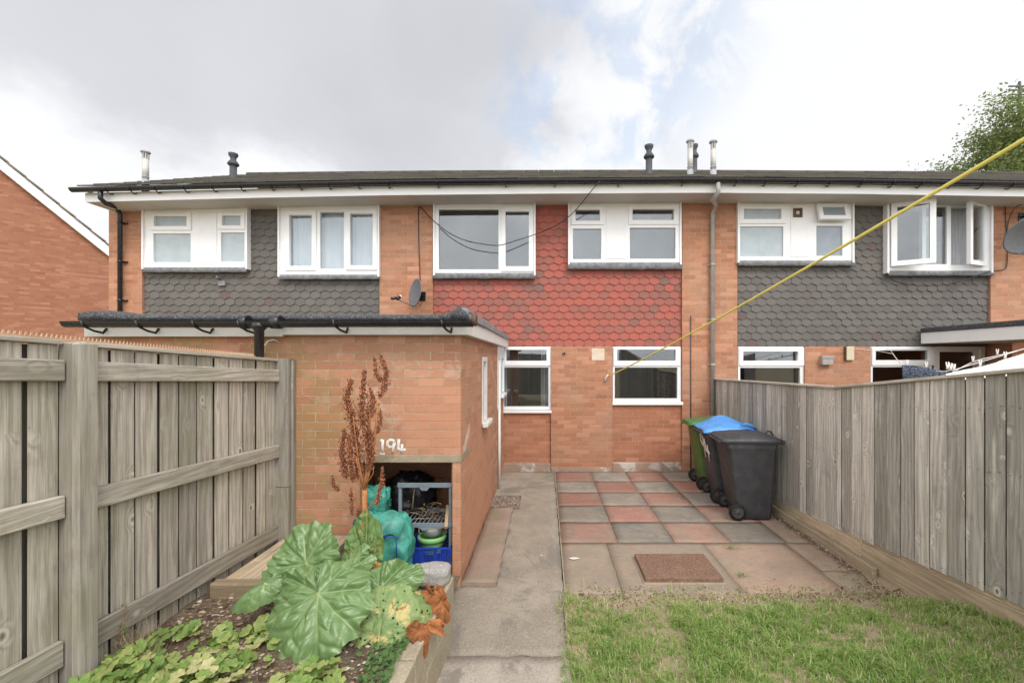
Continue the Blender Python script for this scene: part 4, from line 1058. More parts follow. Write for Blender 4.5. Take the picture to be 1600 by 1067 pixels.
q = MB(); x = X(405, gy); z = gz(x); q.lathe([(.06, -.01), (.06, -.05), (.037, -.075), (.036, -2.2)], (x, gy, z), 'Z', 16); q.build('downpipe', M['black_plastic'], ob)
for (u_, w_) in ((383, .03), (432, .04)): q = MB(); x = X(u_, gy); q.lathe([(.055, -w_), (.056, w_)], (x, gy, gz(x) - .005), 'X', 16); q.build('gutter_joint', M['black_plastic'], gto)
q = MB(); q.box(SX + .0016, SX + .004, SY + .01, SY + .40, zlin[0] + .005, zlin[1] - .01); q.build('lintel_end', M['lintel_concrete'], ob)
q = MB(); q.hexa([(SX + .0002, 4.05, 1.10), (SX + .0028, 4.05, 1.10), (SX + .0028, 4.42, 1.285), (SX + .0002, 4.42, 1.285), (SX + .0002, 4.05, 1.19), (SX + .0028, 4.05, 1.19), (SX + .0028, 4.40, 1.375), (SX + .0002, 4.40, 1.375)]); q.build('paint_smear', M['smear'], ob)
# painted house number
def stroke_digits(strokes, fn, r, flat_axis, flat=.12):
    mb = MB()
    for st in strokes:
        i0 = len(mb.v); pts = [fn(*p_) for p_ in st]
        rr = [r * random.uniform(.85, 1.15) for _ in pts]
        mb.tube(pts, rr, 8)
        c = fn(0, 0)[flat_axis]
        for p_ in mb.v[i0:]: p_[flat_axis] = c + (p_[flat_axis] - c) * flat + random.uniform(-.0004, .0004)
    return mb
def num(u, v): return lambda a, b: Vector((X(u + a, SY), SY - .0015, Z(v + b, SY)))
one = [[(598.5, 687), (597.5, 692), (597.5, 700), (597, 708)], [(594, 708.5), (600, 708.5)]]
one = [[(593.8, 690.5), (596, 688.5), (598, 686.8)], [(598, 687), (597.6, 697), (597.8, 708)], [(593.5, 708.5), (601, 708.5)]]
nine = [[(617, 692), (614.5, 688), (609.5, 687), (605.5, 690), (605, 695), (609, 698.5), (614, 697.5), (617, 692)], [(616.5, 691), (614.5, 699), (613, 708.5)]]
four = [[(623.5, 686), (622.5, 694), (622, 701), (628, 702.5), (634, 702.5)], [(628.5, 694), (628, 700), (628, 708.5)]]
stroke_digits(one + nine + four, num(0, 0), .0125, 1).build('painted_number', M['white_paint'], ob)
q = MB(); x0_ = X(420, SY); q.tube([(X(414, SY), SY - .02, Z(556, SY)), (X(416, SY), SY - .04, Z(543, SY)), (X(424, SY), SY - .05, Z(533, SY)), (X(432, SY), SY - .04, Z(531, SY)), (X(438, SY), SY - .02, Z(535, SY))], .006, 6)
tag(q.build('cable', M['peg_white']), 'short bent pale cable sticking out of the store wall beside the black downpipe', 'cable')

ob2 = thing('brick_outbuilding', (7.9, 6.6, 0), 'brick outbuilding at the right edge whose flat roof shelters a door', 'outbuilding', GRP_O)
q = MB(); q.slab(4.0, 6.58, -.1, 2.25, [], 6.86, 6.97, plane='YZ'); q.box(6.971, 9.1, 6.47, 6.58, -.1, 2.25); q.box(X(1546), X(1546) + .1, 7.3, 8.02, -.1, 2.25); q.box(6.971, 9.1, 4.0, 4.11, -.1, 2.25); q.build('wall', M['brick_house'], ob2)
vx = 6.74; z0_, z1_ = Z(537, D), Z(522, D)
q = MB(); q.box(vx, vx + .025, 3.8, 8.04, z0_, z1_ + .03); q.box(vx + .026, 9.2, 3.8, 3.825, z0_, z1_); q.build('fascia', M['upvc'], ob2, bevel=.003)
q = MB(); q.box(vx + .026, 9.2, 3.826, 8.02, z0_ + .0, z0_ + .02); q.build('soffit', M['soffit'], ob2)
q = MB(); q.box(vx - .02, 9.22, 3.77, 8.04, z1_ + .031, z1_ + .085); q.box(vx - .025, vx + .05, 3.77, 8.03, z1_ + .02, z1_ + .105); q.build('roof', M['felt'], ob2, bevel=.012)
q = MB(); q.box(X(1548), X(1600), 7.95, 8.045, z1_ + .09, z1_ + .2); q.build('flashing', M['lead'], ob2)

# ------------------------------------------------------------------ brick house with a gable on the far left
GA = R(45); GREF = Vector((-15.5, 16, 0)); GD = Vector((math.cos(GA), math.sin(GA), 0)); GN = Vector((-math.sin(GA), math.cos(GA), 0))
gb = thing('gabled_house', tuple(GREF), 'red brick house with a white bargeboard sloping down at the left edge', 'house')
GZ = 5.62; GS = .95; APX = -4.6
def ez(x): return GZ - GS * x if x > APX else GZ - GS * (2 * APX - x)
def gmap(mb):
    mb.v = [GREF + GD * p.x + GN * p.y + Vector((0, 0, p.z)) for p in mb.v]; return mb
EX = .9; LFT = 2 * APX - EX
pf = [(LFT, 0, -.1), (EX, 0, -.1), (EX, 0, ez(EX)), (APX, 0, ez(APX)), (LFT, 0, ez(LFT))]
q = MB()
def guv(ps): return [(p_[0], p_[2]) for p_ in ps]
q.poly(pf, .5, guv(pf)); bkf = [(a, 8, c) for a, b, c in pf][::-1]; q.poly(bkf, .5, guv(bkf))
for a, b in ((pf[1], pf[2]), (pf[4], pf[0])):
    ps = [a, (a[0], 8, a[2]), (b[0], 8, b[2]), b]; q.poly(ps, .5, [(p_[1], p_[2]) for p_ in ps])
gmap(q).build('wall', M['brick_gable'], gb)
def rake(y0, y1, d0, d1, name, m, over=.35):
    mb = MB()
    for sgn in (1, -1):
        c = []
        for d_ in (d0, d1):
            for (x_, y_) in ((APX, y0), (EX + over, y0), (EX + over, y1), (APX, y1)):
                c.append((x_ if sgn == 1 else 2 * APX - x_, y_, ez(x_) + d_))
        mb.hexa(c)
    return gmap(mb).build(name, M[m], gb)
rake(-.16, -.12, -.02, .33, 'bargeboard', 'upvc')
rake(-.119, -.001, -.01, .02, 'soffit', 'soffit')
mb = MB(); rnd = random.Random(2)
for sgn in (1, -1):
    L_ = EX + .4 - APX; nn = 16
    for k in range(nn):
        xa_ = APX + L_ * k / nn; xb_ = APX + L_ * (k + 1) / nn + .05; c = []
        for d_ in (0, .055):
            for (x_, y_, e_) in ((xa_, -.21, 0), (xb_, -.21, .04), (xb_, 8.1, .04), (xa_, 8.1, 0)):
                c.append((x_ if sgn == 1 else 2 * APX - x_, y_, ez(x_) + .335 + d_ + e_))
        mb.hexa(c, rnd.random())
gmap(mb).build('roof', M['roof_tile_brown'], gb)

# ------------------------------------------------------------------ left fence
LX = -2.33; SLP = .05
def fz(y): return SLP * (3.86 - y)                 # the garden rises towards the camera
lf = thing('wooden_fence', (LX, 2.2, .4), 'weathered green-grey board fence with rails and posts beside the raised bed', 'fence', 'timber garden fences')
ys = [3.878, 3.73, 3.608, 3.456, 3.30, 3.149, 2.998, 2.846, 2.70, 2.544, 2.395, 2.25]
b = MB(); rnd = random.Random(4)
yy = list(ys)
y_ = 2.15
while y_ > -1.6: yy.append(y_); y_ -= rnd.choice((.145, .15, .155))
for a_, c_ in zip(yy, yy[1:]):
    t_ = rnd.random(); j = rnd.uniform(-.006, .002); th = .018
    z0 = .25 + fz(a_) + rnd.uniform(-.01, .01); z1 = 1.985 + fz((a_ + c_) / 2)
    off = rnd.random() * 40
    xx = LX + j; g_ = .005 + rnd.random() * .004
    b.hexa([(q_, w_, z_) for z_ in (z0, z1) for (q_, w_) in ((xx - th - .002, c_ + g_ + .03), (xx - .002, c_ + g_), (xx + .002, a_ - g_), (xx - th + .002, a_ - g_))], t_, (0, 0, 1)); b.box(LX - .062, LX - .050, c_ - .004, a_ + .004, z0 + .02, z1 - .0015, .0, along=(0, 0, 1))  # undercut edge and darkest-tint backing board, added to make the gaps look shaded
b.build('board_panel', M['wood_left'], lf, bevel=.003)
def rail(y0, y1, zt, h, name='rail', d=.042, m='wood_left', wob=0):
    mb = MB(); n_ = 6
    for k in range(1):
        a_ = (LX + .006, y0, zt + fz(y0)); c_ = (LX + .006, y1, zt + fz(y1)); off = random.random() * 30
        mb.hexa([(LX + .006, y1, zt - h + fz(y1)), (LX + d, y1, zt - h + fz(y1)), (LX + d, y0, zt - h + fz(y0)), (LX + .006, y0, zt - h + fz(y0)),
                 (LX + .006, y1, zt + fz(y1)), (LX + d, y1, zt + fz(y1)), (LX + d, y0, zt + fz(y0)), (LX + .006, y0, zt + fz(y0))], random.random(), (0, 1, 0))
    mb.build(name, M[m], lf, bevel=.005)
for (y0, y1) in ((3.86, 2.242), (2.138, -1.6)):
    rail(y0, y1, 1.912, .10); rail(y0, y1, 1.268, .108); rail(y0, y1, .577, .125, 'gravel_board', .035)
    mb = MB(); mb.hexa([(LX - .05, y1, 1.986 + fz(y1)), (LX + .028, y1, 1.986 + fz(y1)), (LX + .028, y0, 1.986 + fz(y0)), (LX - .05, y0, 1.986 + fz(y0)), (LX - .05, y1, 2.008 + fz(y1)), (LX + .028, y1, 2.008 + fz(y1)), (LX + .028, y0, 2.008 + fz(y0)), (LX - .05, y0, 2.008 + fz(y0))], .6, (0, 1, 0)); mb.build('cap_rail', M['wood_cap'], lf, bevel=.003)
mb = MB(); mb.box(LX - .005, LX + .062, 2.145, 2.24, .1, Z(534.5, 2.14), .3, (0, 0, 1)); mb.box(LX + .0625, LX + .102, 2.14, 2.236, .1, Z(535.5, 2.14), .75, (0, 0, 1)); mb.build('post', M['wood_post'], lf, bevel=.006)
mb = MB(); mb.box(X(430, 3.88), X(452, 3.88), 3.862, 3.947, .9, Z(560, 3.88), .25, (0, 0, 1)); mb.box(X(431, 3.88), X(452, 3.88), 3.860, 3.947, .1, .897, .4, (0, 0, 1)); mb.box(X(452, 3.88) + .001, X(456, 3.88), 3.90, 3.948, .1, Z(563, 3.88), .2, (0, 0, 1)); mb.build('post', M['wood_post'], lf, bevel=.004)
mb = MB(); yq = 3.7
mb.hexa([(LX - .11, -1.5, 2.0 + fz(-1.5)), (LX - .06, -1.5, 2.0 + fz(-1.5)), (LX - .06, 3.8, 2.0 + fz(3.8)), (LX - .11, 3.8, 2.0 + fz(3.8)), (LX - .11, -1.5, 2.028 + fz(-1.5)), (LX - .06, -1.5, 2.028 + fz(-1.5)), (LX - .06, 3.8, 2.022 + fz(3.8)), (LX - .11, 3.8, 2.022 + fz(3.8))])
y_ = 3.75
while y_ > .6:
    for dx in (.08, .1):
        mb.v; i_ = mb.add([(LX - dx - .004, y_ - .005, 2.024 + fz(y_)), (LX - dx + .004, y_ - .005, 2.024 + fz(y_)), (LX - dx, y_ + .005, 2.024 + fz(y_)), (LX - dx, y_, 2.045 + fz(y_))])
        for k in ((0, 1, 3), (1, 2, 3), (2, 0, 3)): mb.face([i_ + kk for kk in k])
    y_ -= .022
mb.build('spike_strip', M['spikes'], lf)

# ------------------------------------------------------------------ right fence
RX = 3.03
rfz = thing('wooden_fence', (RX, 5, 0), 'weathered grey close-boarded fence beside the wheelie bins and lawn', 'fence', 'timber garden fences')
rnd = random.Random(9)
def top_z(y): return 1.70 - .06 * (y - 4.67) / 3.4 if y > 4.67 else 1.70 + .12 * (4.67 - y)
def bot_z(y): return .245 - .11 * (y - 4.67) / 1.2 * .75 if y > 4.67 else .245 + .10 * (4.67 - y)
def build_panel(yl, far):
    mb = MB()
    for k, (a_, c_) in enumerate(zip(yl, yl[1:])):
        t_ = rnd.random(); j = rnd.uniform(-.002, .003); gp_ = rnd.uniform(.0036, .0066); jz = rnd.uniform(-.006, .006)
        z1a, z1c = top_z(a_), top_z(c_); za, zc = max(.02, bot_z(a_)), max(.02, bot_z((a_ + c_) / 2)); za = zc + jz
        # near edges undercut and dark backing boards added so the gaps read dark
        x_f = RX + j; mb.box(RX + .040, RX + .050, c_ - .004, a_ + .004, zc - .015, min(z1a, z1c) + .0005, .0, (0, 0, 1))
        mb.hexa([(x_f + .002, c_ + gp_, zc + jz), (x_f + .016, c_ + gp_ + .032, zc + jz), (x_f + .014, a_ - gp_, za), (x_f - .002, a_ - gp_, za), (x_f + .002, c_ + gp_, z1c), (x_f + .016, c_ + gp_ + .032, z1c), (x_f + .014, a_ - gp_, z1a), (x_f - .002, a_ - gp_, z1a)], t_, (0, 0, 1))
    nl = MB()
    for a_, c_ in zip(yl, yl[1:]):
        for zz in (.20, .96, 1.40):
            for yy_ in (c_ + .035, a_ - .035):
                z_ = top_z(yy_) - 1.62 + zz + rnd.uniform(-.02, .02)
                nl.lathe([(.0024, .004), (.0024, -.0052), (.0, -.0056)], (RX - .0005, yy_ + rnd.uniform(-.01, .01), z_), 'X', 8, cap=False)
    mb.build('board_panel', M['wood_right'], rfz, bevel=.0012)
    nl.build('nail_heads', M['vent_brown'], rfz)
yl = [8.02]
while yl[-1] > 4.80: yl.append(yl[-1] - rnd.uniform(.122, .15))
yl[-1] = 4.67; build_panel(yl, True)
yl = [4.669, 4.585, 4.437, 4.293, 4.126, 3.98, 3.82, 3.68, 3.53, 3.38, 3.23, 3.09, 2.946, 2.82]
while yl[-1] > -2: yl.append(yl[-1] - .15)
build_panel(yl, False)
for (y0, y1) in ((8.03, 4.672), (4.668, -2)):
    mb = MB(); n_ = 4; c = []
    for dz in (0, .026):
        for (x_, y_) in ((RX - .035, y1), (RX + .04, y1), (RX + .04, y0), (RX - .035, y0)): c.append((x_, y_, top_z(y_ + (0.001 if y_ == 4.672 else 0)) + .001 + dz))
    mb.hexa(c, .7, (0, 1, 0)); mb.build('cap_rail', M['wood_cap'], rfz, bevel=.004)
    for zz in (.55, 1.45):
        mb = MB(); c = []
        for dz in (0, .08):
            for (x_, y_) in ((RX + .02, y1), (RX + .06, y1), (RX + .06, y0), (RX + .02, y0)): c.append((x_, y_, top_z(y_) - 1.7 + zz + dz))
        mb.hexa(c, .5, (0, 1, 0)); mb.build('rail', M['wood_right'], rfz)
def gboard(y0, y1, x, zlo, zhi, th, name='gravel_board', m='wood_base'):
    mb = MB(); c = []
    for zf_ in (zlo, zhi):
        for (x_, y_) in ((x, y1), (x + th, y1), (x + th, y0), (x, y0)): c.append((x_, y_, zf_(y_)))
    mb.hexa(c, random.random(), (0, 1, 0)); return mb
gboard(8.02, 4.3, RX + .004, lambda y: -.09, lambda y: bot_z(y) + .02, .025).build('gravel_board', M['wood_base'], rfz, bevel=.004)
gboard(4.298, -2, RX + .002, lambda y: max(-.05, lawn_z(RX, y) - .1), lambda y: bot_z(y) - .035, .028).build('gravel_board', M['wood_base'], rfz, bevel=.004)
gboard(4.299, -2, RX + .012, lambda y: bot_z(y) - .034, lambda y: bot_z(y) + .03, .022).build('gravel_board', M['wood_base'], rfz, bevel=.004)
mb = gboard(7.2, 4.06, 2.965, lambda y: -.06, lambda y: .085 + max(0, 4.6 - y) * .05, .045)
tag(mb.build('timber_edging', M['wood_base'], bevel=.006), 'long low timber edging lying on the soil along the foot of the grey fence', 'timber')

bf = thing('wooden_fence', (0, -7, 0), 'plain timber fence closing the far end of the lawn', 'fence', 'timber garden fences')
mb = MB(); x_ = -2.6
while x_ < 3.4: mb.box(x_, x_ + .143, -7.02, -7, .2, 2.3, random.random(), (0, 0, 1)); x_ += .15
mb.build('board_panel', M['wood_right'], bf)

# ------------------------------------------------------------------ wheelie bins
def bin_(label, body_m, lid_m, x0, y0, y1, lid_kind='flat', zr=.98, number=None, rot=0, sticker=False):
    yc = (y0 + y1) / 2; o = thing('wheelie_bin', (x0 + .35, yc, 0), label, 'wheelie bin', 'wheelie bins against the fence')
    hw = (y1 - y0) / 2
    def sq(m_):
        for p_ in m_.v: p_.x = x0 + (p_.x - x0) * .89
        return m_
    # body: back is -x (towards the path), front is +x (towards the fence)
    lv = [(.015, .205, .63, .80), (.03, .19, .64, .83), (.12, .17, .645, .84), (.30, .135, .66, .87), (.60, .085, .675, .93), (zr - .10, .035, .69, .985), (zr - .085, .02, .70, 1.0), (zr, .0, .705, 1.0)]
    mb = MB(); rings = []; cr = .05
    for (z, a, b_, wsc) in lv:
        w_ = hw * wsc; pts = []
        for (cx, cy, s0) in ((b_ - cr, w_ - cr, 0), (a + cr, w_ - cr, 90), (a + cr, -w_ + cr, 180), (b_ - cr, -w_ + cr, 270)):
            for k in range(5):
                t_ = R(s0 + 90 * k / 4); pts.append((x0 + cx + cr * math.cos(t_), yc + cy + cr * math.sin(t_), z))
        rings.append(mb.add(pts))
    n_ = 20
    for i_ in range(len(rings) - 1):
        for j in range(n_): mb.face((rings[i_] + j, rings[i_] + (j + 1) % n_, rings[i_ + 1] + (j + 1) % n_, rings[i_ + 1] + j), .5, None, 5 > i_ > 0)
    mb.face([rings[0] + j for j in range(n_)]); mb.face([rings[-1] + j for j in range(n_)])
    # rim flange and ribs under it
    mb.box(x0 - .015, x0 + .725, y0 - .012, y1 + .012, zr - .028, zr - .002)
    for k in range(4):
        xx = x0 + .12 + k * .16
        mb.box(xx, xx + .012, y0 + .002, y0 + .03, zr - .11, zr - .029)
    body = sq(mb).build('body', M[body_m], o, bevel=.004)
    # handle bar at the back
    q = MB()
    for sy in (-1, 1): q.box(x0 - .075, x0 - .016, yc + sy * (hw - .06) - .02, yc + sy * (hw - .06) + .02, zr - .05, zr + .012)
    q.tube([(x0 - .07, yc - hw + .02, zr - .012), (x0 - .07, yc + hw - .02, zr - .012)], .016, 8); sq(q).build('handle', M[body_m], o, bevel=.004)
    # lid
    mb = MB(); nx_, ny_ = 26, 14; top = {}; bt = {}
    for i_ in range(nx_ + 1):
        for j in range(ny_ + 1):
            s = i_ / nx_; tt = j / ny_; xx = x0 - .06 + .82 * s; yy_ = y0 - .022 + (y1 - y0 + .044) * tt
            e = min(s * .82, (1 - s) * .82, tt * .6, (1 - tt) * .6)
            k = min(1, e / .06); k = k * k * (3 - 2 * k)
            z = zr + .010 + .030 * k + .026 * math.sin(math.pi * min(1, max(0, s))) ** .8 * k + .012 * (1 if e > .11 else 0)
            if s < .34: z -= .022 * (1 if .05 < s < .30 and (.10 < tt < .42 or .58 < tt < .90) else 0) * k
            if lid_kind == 'warped':
                z += .09 * math.exp(-((s - .52) / .28) ** 2) * (.4 + .6 * tt) + .02 * math.sin(7 * s + 5 * tt) * k + .02 * tt
                if tt < .28 and s > .62: z += .05 * (1 - tt / .28) * math.sin((s - .62) / .38 * math.pi)
            if lid_kind == 'sag': z += .012 * math.sin(5 * s + 4 * tt)
            top[i_, j] = mb.add([(xx, yy_, z)])
            bt[i_, j] = mb.add([(xx, yy_, z - (.014 if k > .5 else .016))])
    for i_ in range(nx_):
        for j in range(ny_):
            mb.face((top[i_, j], top[i_ + 1, j], top[i_ + 1, j + 1], top[i_, j + 1]), .5, None, True)
            mb.face((bt[i_, j + 1], bt[i_ + 1, j + 1], bt[i_ + 1, j], bt[i_, j]), .5, None, True)
    for i_ in range(nx_):
        mb.face((bt[i_, 0], bt[i_ + 1, 0], top[i_ + 1, 0], top[i_, 0])); mb.face((top[i_, ny_], top[i_ + 1, ny_], bt[i_ + 1, ny_], bt[i_, ny_]))
    for j in range(ny_):
        mb.face((top[0, j], top[0, j + 1], bt[0, j + 1], bt[0, j])); mb.face((bt[nx_, j], bt[nx_, j + 1], top[nx_, j + 1], top[nx_, j]))
    # front lip
    mb.box(x0 + .755, x0 + .785, y0 - .02, y1 + .02, zr - .03, zr + .022)
    lid = sq(mb).build('lid', M[lid_m], o)
    q = MB(); q.tube([(x0 - .045, yc - hw + .07, zr + .012), (x0 - .045, yc + hw - .07, zr + .012)], .018, 8); sq(q).build('hinge', M[body_m], lid)
    if lid_kind == 'warped':
        q = MB(); q.tube([(x0 + .50, y0 - .01, zr + .115), (x0 + .58, y0 - .018, zr + .13), (x0 + .68, y0 - .014, zr + .10), (x0 + .74, y0 + .0, zr + .055)], [.012, .018, .018, .012], 8); sq(q).build('lid_fold', M[lid_m], lid)
    if sticker:
        q = MB(); q.box(x0 + .19, x0 + .29, yc + .02, yc + .13, zr + .060, zr + .073); sq(q).build('sticker', M['sheet_white'], lid)
        q = MB(); q.tube([(x0 + .62, yc - .10, zr + .085), (x0 + .64, yc - .10, zr + .11), (x0 + .68, yc - .10, zr + .10), (x0 + .72, yc - .10, zr + .055)], .011, 8); sq(q).build('lid_handle', M[lid_m], lid)
    for sy in (-1, 1):
        c = (x0 + .147, yc + sy * (hw - .035), .103)
        q = MB(); q.lathe([(.070, -.026), (.097, -.026), (.103, -.016), (.103, .016), (.097, .026), (.070, .026), (.070, -.026)], c, 'Y', 28, cap=False); wh = q.build('wheel', M['rubber'], o)
        q = MB(); q.lathe([(.072, -.018), (.070, -.022), (.060, -.016), (.024, -.012), (.022, -.024), (.0, -.025)], c, 'Y', 24, cap=False); q.lathe([(.072, .018), (.0, .018)], c, 'Y', 24, cap=False)
        for k in range(8):
            a = k * math.pi / 4; q.beam((c[0] + math.cos(a) * .02, c[1] - .018, c[2] + math.sin(a) * .02), (c[0] + math.cos(a) * .068, c[1] - .018, c[2] + math.sin(a) * .068), .010, .012, up=(0, 1, 0), wood=False)
        q.build('hub', M['hub_grey'], wh)
    q = MB(); q.tube([(x0 + .147, yc - hw + .07, .103), (x0 + .147, yc + hw - .07, .103)], .012, 8); q.build('axle', M['rubber'], o)
    if number:
        def fn(a, b_):
            z = .905 - b_ * .33
            xk = x0 + (.135 + (.035 - .135) * (z - .30) / (zr - .40)) - .006
            return Vector((xk, y1 - .07 - a * .44, z))
        mb = MB()
        for st in number:
            pts = [fn(*p_) for p_ in st]; i0 = len(mb.v); mb.tube(pts, [.027 * random.uniform(.9, 1.1) for _ in pts], 8)
        for p_ in mb.v:
            z = p_.z; xk = x0 + (.135 + (.035 - .135) * (z - .30) / (zr - .40)) - .004; p_.x = xk + (p_.x - xk) * .2 - .012
        sq(mb).build('painted_number', M['bin_paint'], o)
    o.rotation_euler.z = -R(5)
    return o
BX = 2.28
bin_('green wheelie bin with faded green lid, nearest the house wall', 'bin_green', 'bin_lid_green', BX + .02, 6.84, 7.42, 'sag', 1.0)
n9 = [[(.62, .0), (.60, .15), (.60, .55), (.60, .75)], ]
bin_('dark bin under a buckled bright blue lid, painted number on its back', 'bin_black', 'bin_blue', BX + .0, 6.20, 6.78, 'warped', .985,
     number=[[(.10, .06), (.26, .0), (.40, .10), (.38, .40), (.22, .48), (.08, .36), (.10, .06)], [(.42, .15), (.42, .98)], [(.60, .12), (.60, .62), (1.0, .66)], [(.84, .36), (.84, 1.05)]])
bin_('charcoal wheelie bin with charcoal lid, nearest the lawn', 'bin_black', 'bin_black', BX - .01, 5.53, 6.12, 'flat', .985, sticker=True)

# ------------------------------------------------------------------ manhole cover
mh = thing('manhole_cover', (1.15, 4.35, 0), 'rusty brown chequered iron manhole cover set in the patio', 'manhole cover')
mx0, mx1, my0, my1 = .898, 1.598, 4.01, 4.52
q = MB(); q.box(mx0, mx1, my0, my1, -.004, .048); cv = q.build('cover_plate', M['rust_iron'], mh, bevel=.006, seg=2)
q = MB(); nn = 17
for i_ in range(nn):
    for j in range(13):
        cx = mx0 + .03 + (mx1 - mx0 - .06) * (i_ + .5) / nn; cy = my0 + .03 + (my1 - my0 - .06) * (j + .5) / 13
        if ((cx - (mx0 + mx1) / 2) / .09) ** 2 + ((cy - .0 - (my0 + my1) / 2) / .075) ** 2 < 1: continue
        a = R(45 if (i_ + j) % 2 else -45); dx, dy = math.cos(a) * .0165, math.sin(a) * .0165; px, py = -dy * .36, dx * .36
        z = .0481
        k = q.add([(cx - dx - px, cy - dy - py, z), (cx + dx - px, cy + dy - py, z), (cx + dx + px, cy + dy + py, z), (cx - dx + px, cy - dy + py, z), (cx - dx * .7, cy - dy * .7, z + .008), (cx + dx * .7, cy + dy * .7, z + .008)])
        q.face((k, k + 1, k + 5, k + 4)); q.face((k + 1, k + 2, k + 5)); q.face((k + 2, k + 3, k + 4, k + 5)); q.face((k + 3, k, k + 4))
q.build('tread', M['rust_iron'], cv)
q = MB(); q.lathe([(.085, .0485), (.085, .0515), (.078, .0525), (.0, .0525)], ((mx0 + mx1) / 2, (my0 + my1) / 2, 0), 'Z', 28, cap=False)
for p_ in q.v: p_.y = (my0 + my1) / 2 + (p_.y - (my0 + my1) / 2) * .82
q.build('badge', M['rust_iron'], cv)
q = MB(); q.box(mx0 - .02, mx1 + .02, my0 - .02, my1 + .02, -.02, .010); q.build('frame', M['slab_buff'], mh, bevel=.008)

# ------------------------------------------------------------------ raised bed
WXO = -.655; WXI = -.76                        # outer and inner face of the block wall
def bed_z(x, y):
    base = .40 + .05 * max(0, (1.9 - y)) 
    if y > 3.06 and x > -1.62: base = .40 - .30 * min(1, (y - 3.06) / .5)
    return base + nz(x, y, 0, 4) * .022 + nz(x, y, 3, 11) * .012 + .03 * math.exp(-((x + 1.3) / .4) ** 2)
sb = MB(); nx, ny = 40, 66; sid = {}
for i in range(nx + 1):
    for j in range(ny + 1):
        x = -2.40 + (WXI + .01 + 2.40) * i / nx; y = -1 + 4.94 * j / ny; sid[i, j] = sb.add([(x, y, bed_z(x, y))])
for i in range(nx):
    for j in range(ny): sb.face((sid[i, j], sid[i + 1, j], sid[i + 1, j + 1], sid[i, j + 1]), .5, None, True)
tag(sb.build('flower_bed_soil', M['soil']), kind='structure')
scatter_chips('bed_litter', M['litter_mix'], 3800, lambda: (lambda x, y: (x, y, bed_z(x, y) + .002))(random.uniform(-2.3, -.78), random.uniform(1.5, 3.05)), .016)
rw = thing('retaining_wall', (-.7, 2, 0), 'low concrete-block wall edging the raised rhubarb bed along the path', 'garden wall')
mb = MB(); rnd = random.Random(3)
def wx(y): return -.03 * max(0, (3.06 - y)) - .02 * max(0, 2.2 - y)
for c in range(2):
    y = 3.20 - (.0 if c else .22); z0 = (-.08, .232)[c]; z1 = (.228, .452)[c]
    ya = 3.20
    cuts = [3.20]; k = 3.20 - (.22 if c == 0 else .44)
    while k > -1: cuts.append(k); k -= .44
    for a, b in zip(cuts, cuts[1:]):
        dx = rnd.uniform(-.006, .006); dz = rnd.uniform(-.006, .004)
        mb.hexa([(WXI + dx + wx(b), b + .004, z0), (WXO + dx + wx(b), b + .004, z0), (WXO + dx + wx(a), a - .004, z0), (WXI + dx + wx(a), a - .004, z0), (WXI + dx + wx(b), b + .004, z1 + dz), (WXO + dx + wx(b), b + .004, z1 + dz), (WXO + dx + wx(a), a - .004, z1 + dz), (WXI + dx + wx(a), a - .004, z1 + dz)], rnd.random())
mb.build('block_course', M['block_concrete'], rw, bevel=.008, seg=2)
mb = MB(); mb.box(-1.0, WXI - .005, 3.08, 3.20, .05, .45); mb.box(-1.05, -.90, 3.0, 3.19, .4501, .50); mb.build('brick_return', M['block_concrete'], rw, bevel=.01)
def rock(name, c, s, m, label, cat, seed=0, amp=.18, sq=2.6, n=(26, 18), origin=None):
    mb = MB(); ids = []
    for j in range(n[1] + 1):
        ph = -math.pi / 2 + math.pi * j / n[1]
        row = []
        for i in range(n[0]):
            th = 2 * math.pi * i / n[0]
            d = Vector((math.cos(ph) * math.cos(th), math.cos(ph) * math.sin(th), math.sin(ph)))
            k = (abs(d.x) ** sq + abs(d.y) ** sq + abs(d.z) ** sq) ** (-1 / sq)
            k *= 1 + mnoise.fractal(d * 1.7 + Vector((seed, 0, 0)), 1, 2, 4) * amp
            row.append(mb.add([(c[0] + d.x * k * s[0], c[1] + d.y * k * s[1], c[2] + d.z * k * s[2])]))
        ids.append(row)
    for j in range(n[1]):
        for i in range(n[0]):
            i2 = (i + 1) % n[0]; mb.face((ids[j][i], ids[j][i2], ids[j + 1][i2], ids[j + 1][i]), .5, None, True)
    if name is None: return mb
    o = mb.build(name, M[m]); tag(o, label, cat); return o
rock('concrete_lump', (-.79, 3.13, .505), (.125, .085, .058), 'rough_concrete', 'rough pale concrete lump sitting on the end of the block wall', 'concrete block', 3, .12, 5)
mb = MB(); mb.box(-2.27, -1.25, 3.02, 3.10, .20, .49, .4, (1, 0, 0)); tag(mb.build('timber_sleeper', M['wood_sleeper'], bevel=.01), 'brown timber sleeper set across the back of the bed', 'sleeper')
mb = MB(); mb.box(-2.26, -1.70, 3.105, 3.93, .40, .462, .8, (0, 1, 0)); tag(mb.build('timber_plank', M['wood_base'], bevel=.008), 'wide light brown plank lying beside the fence foot behind the sleeper', 'plank')

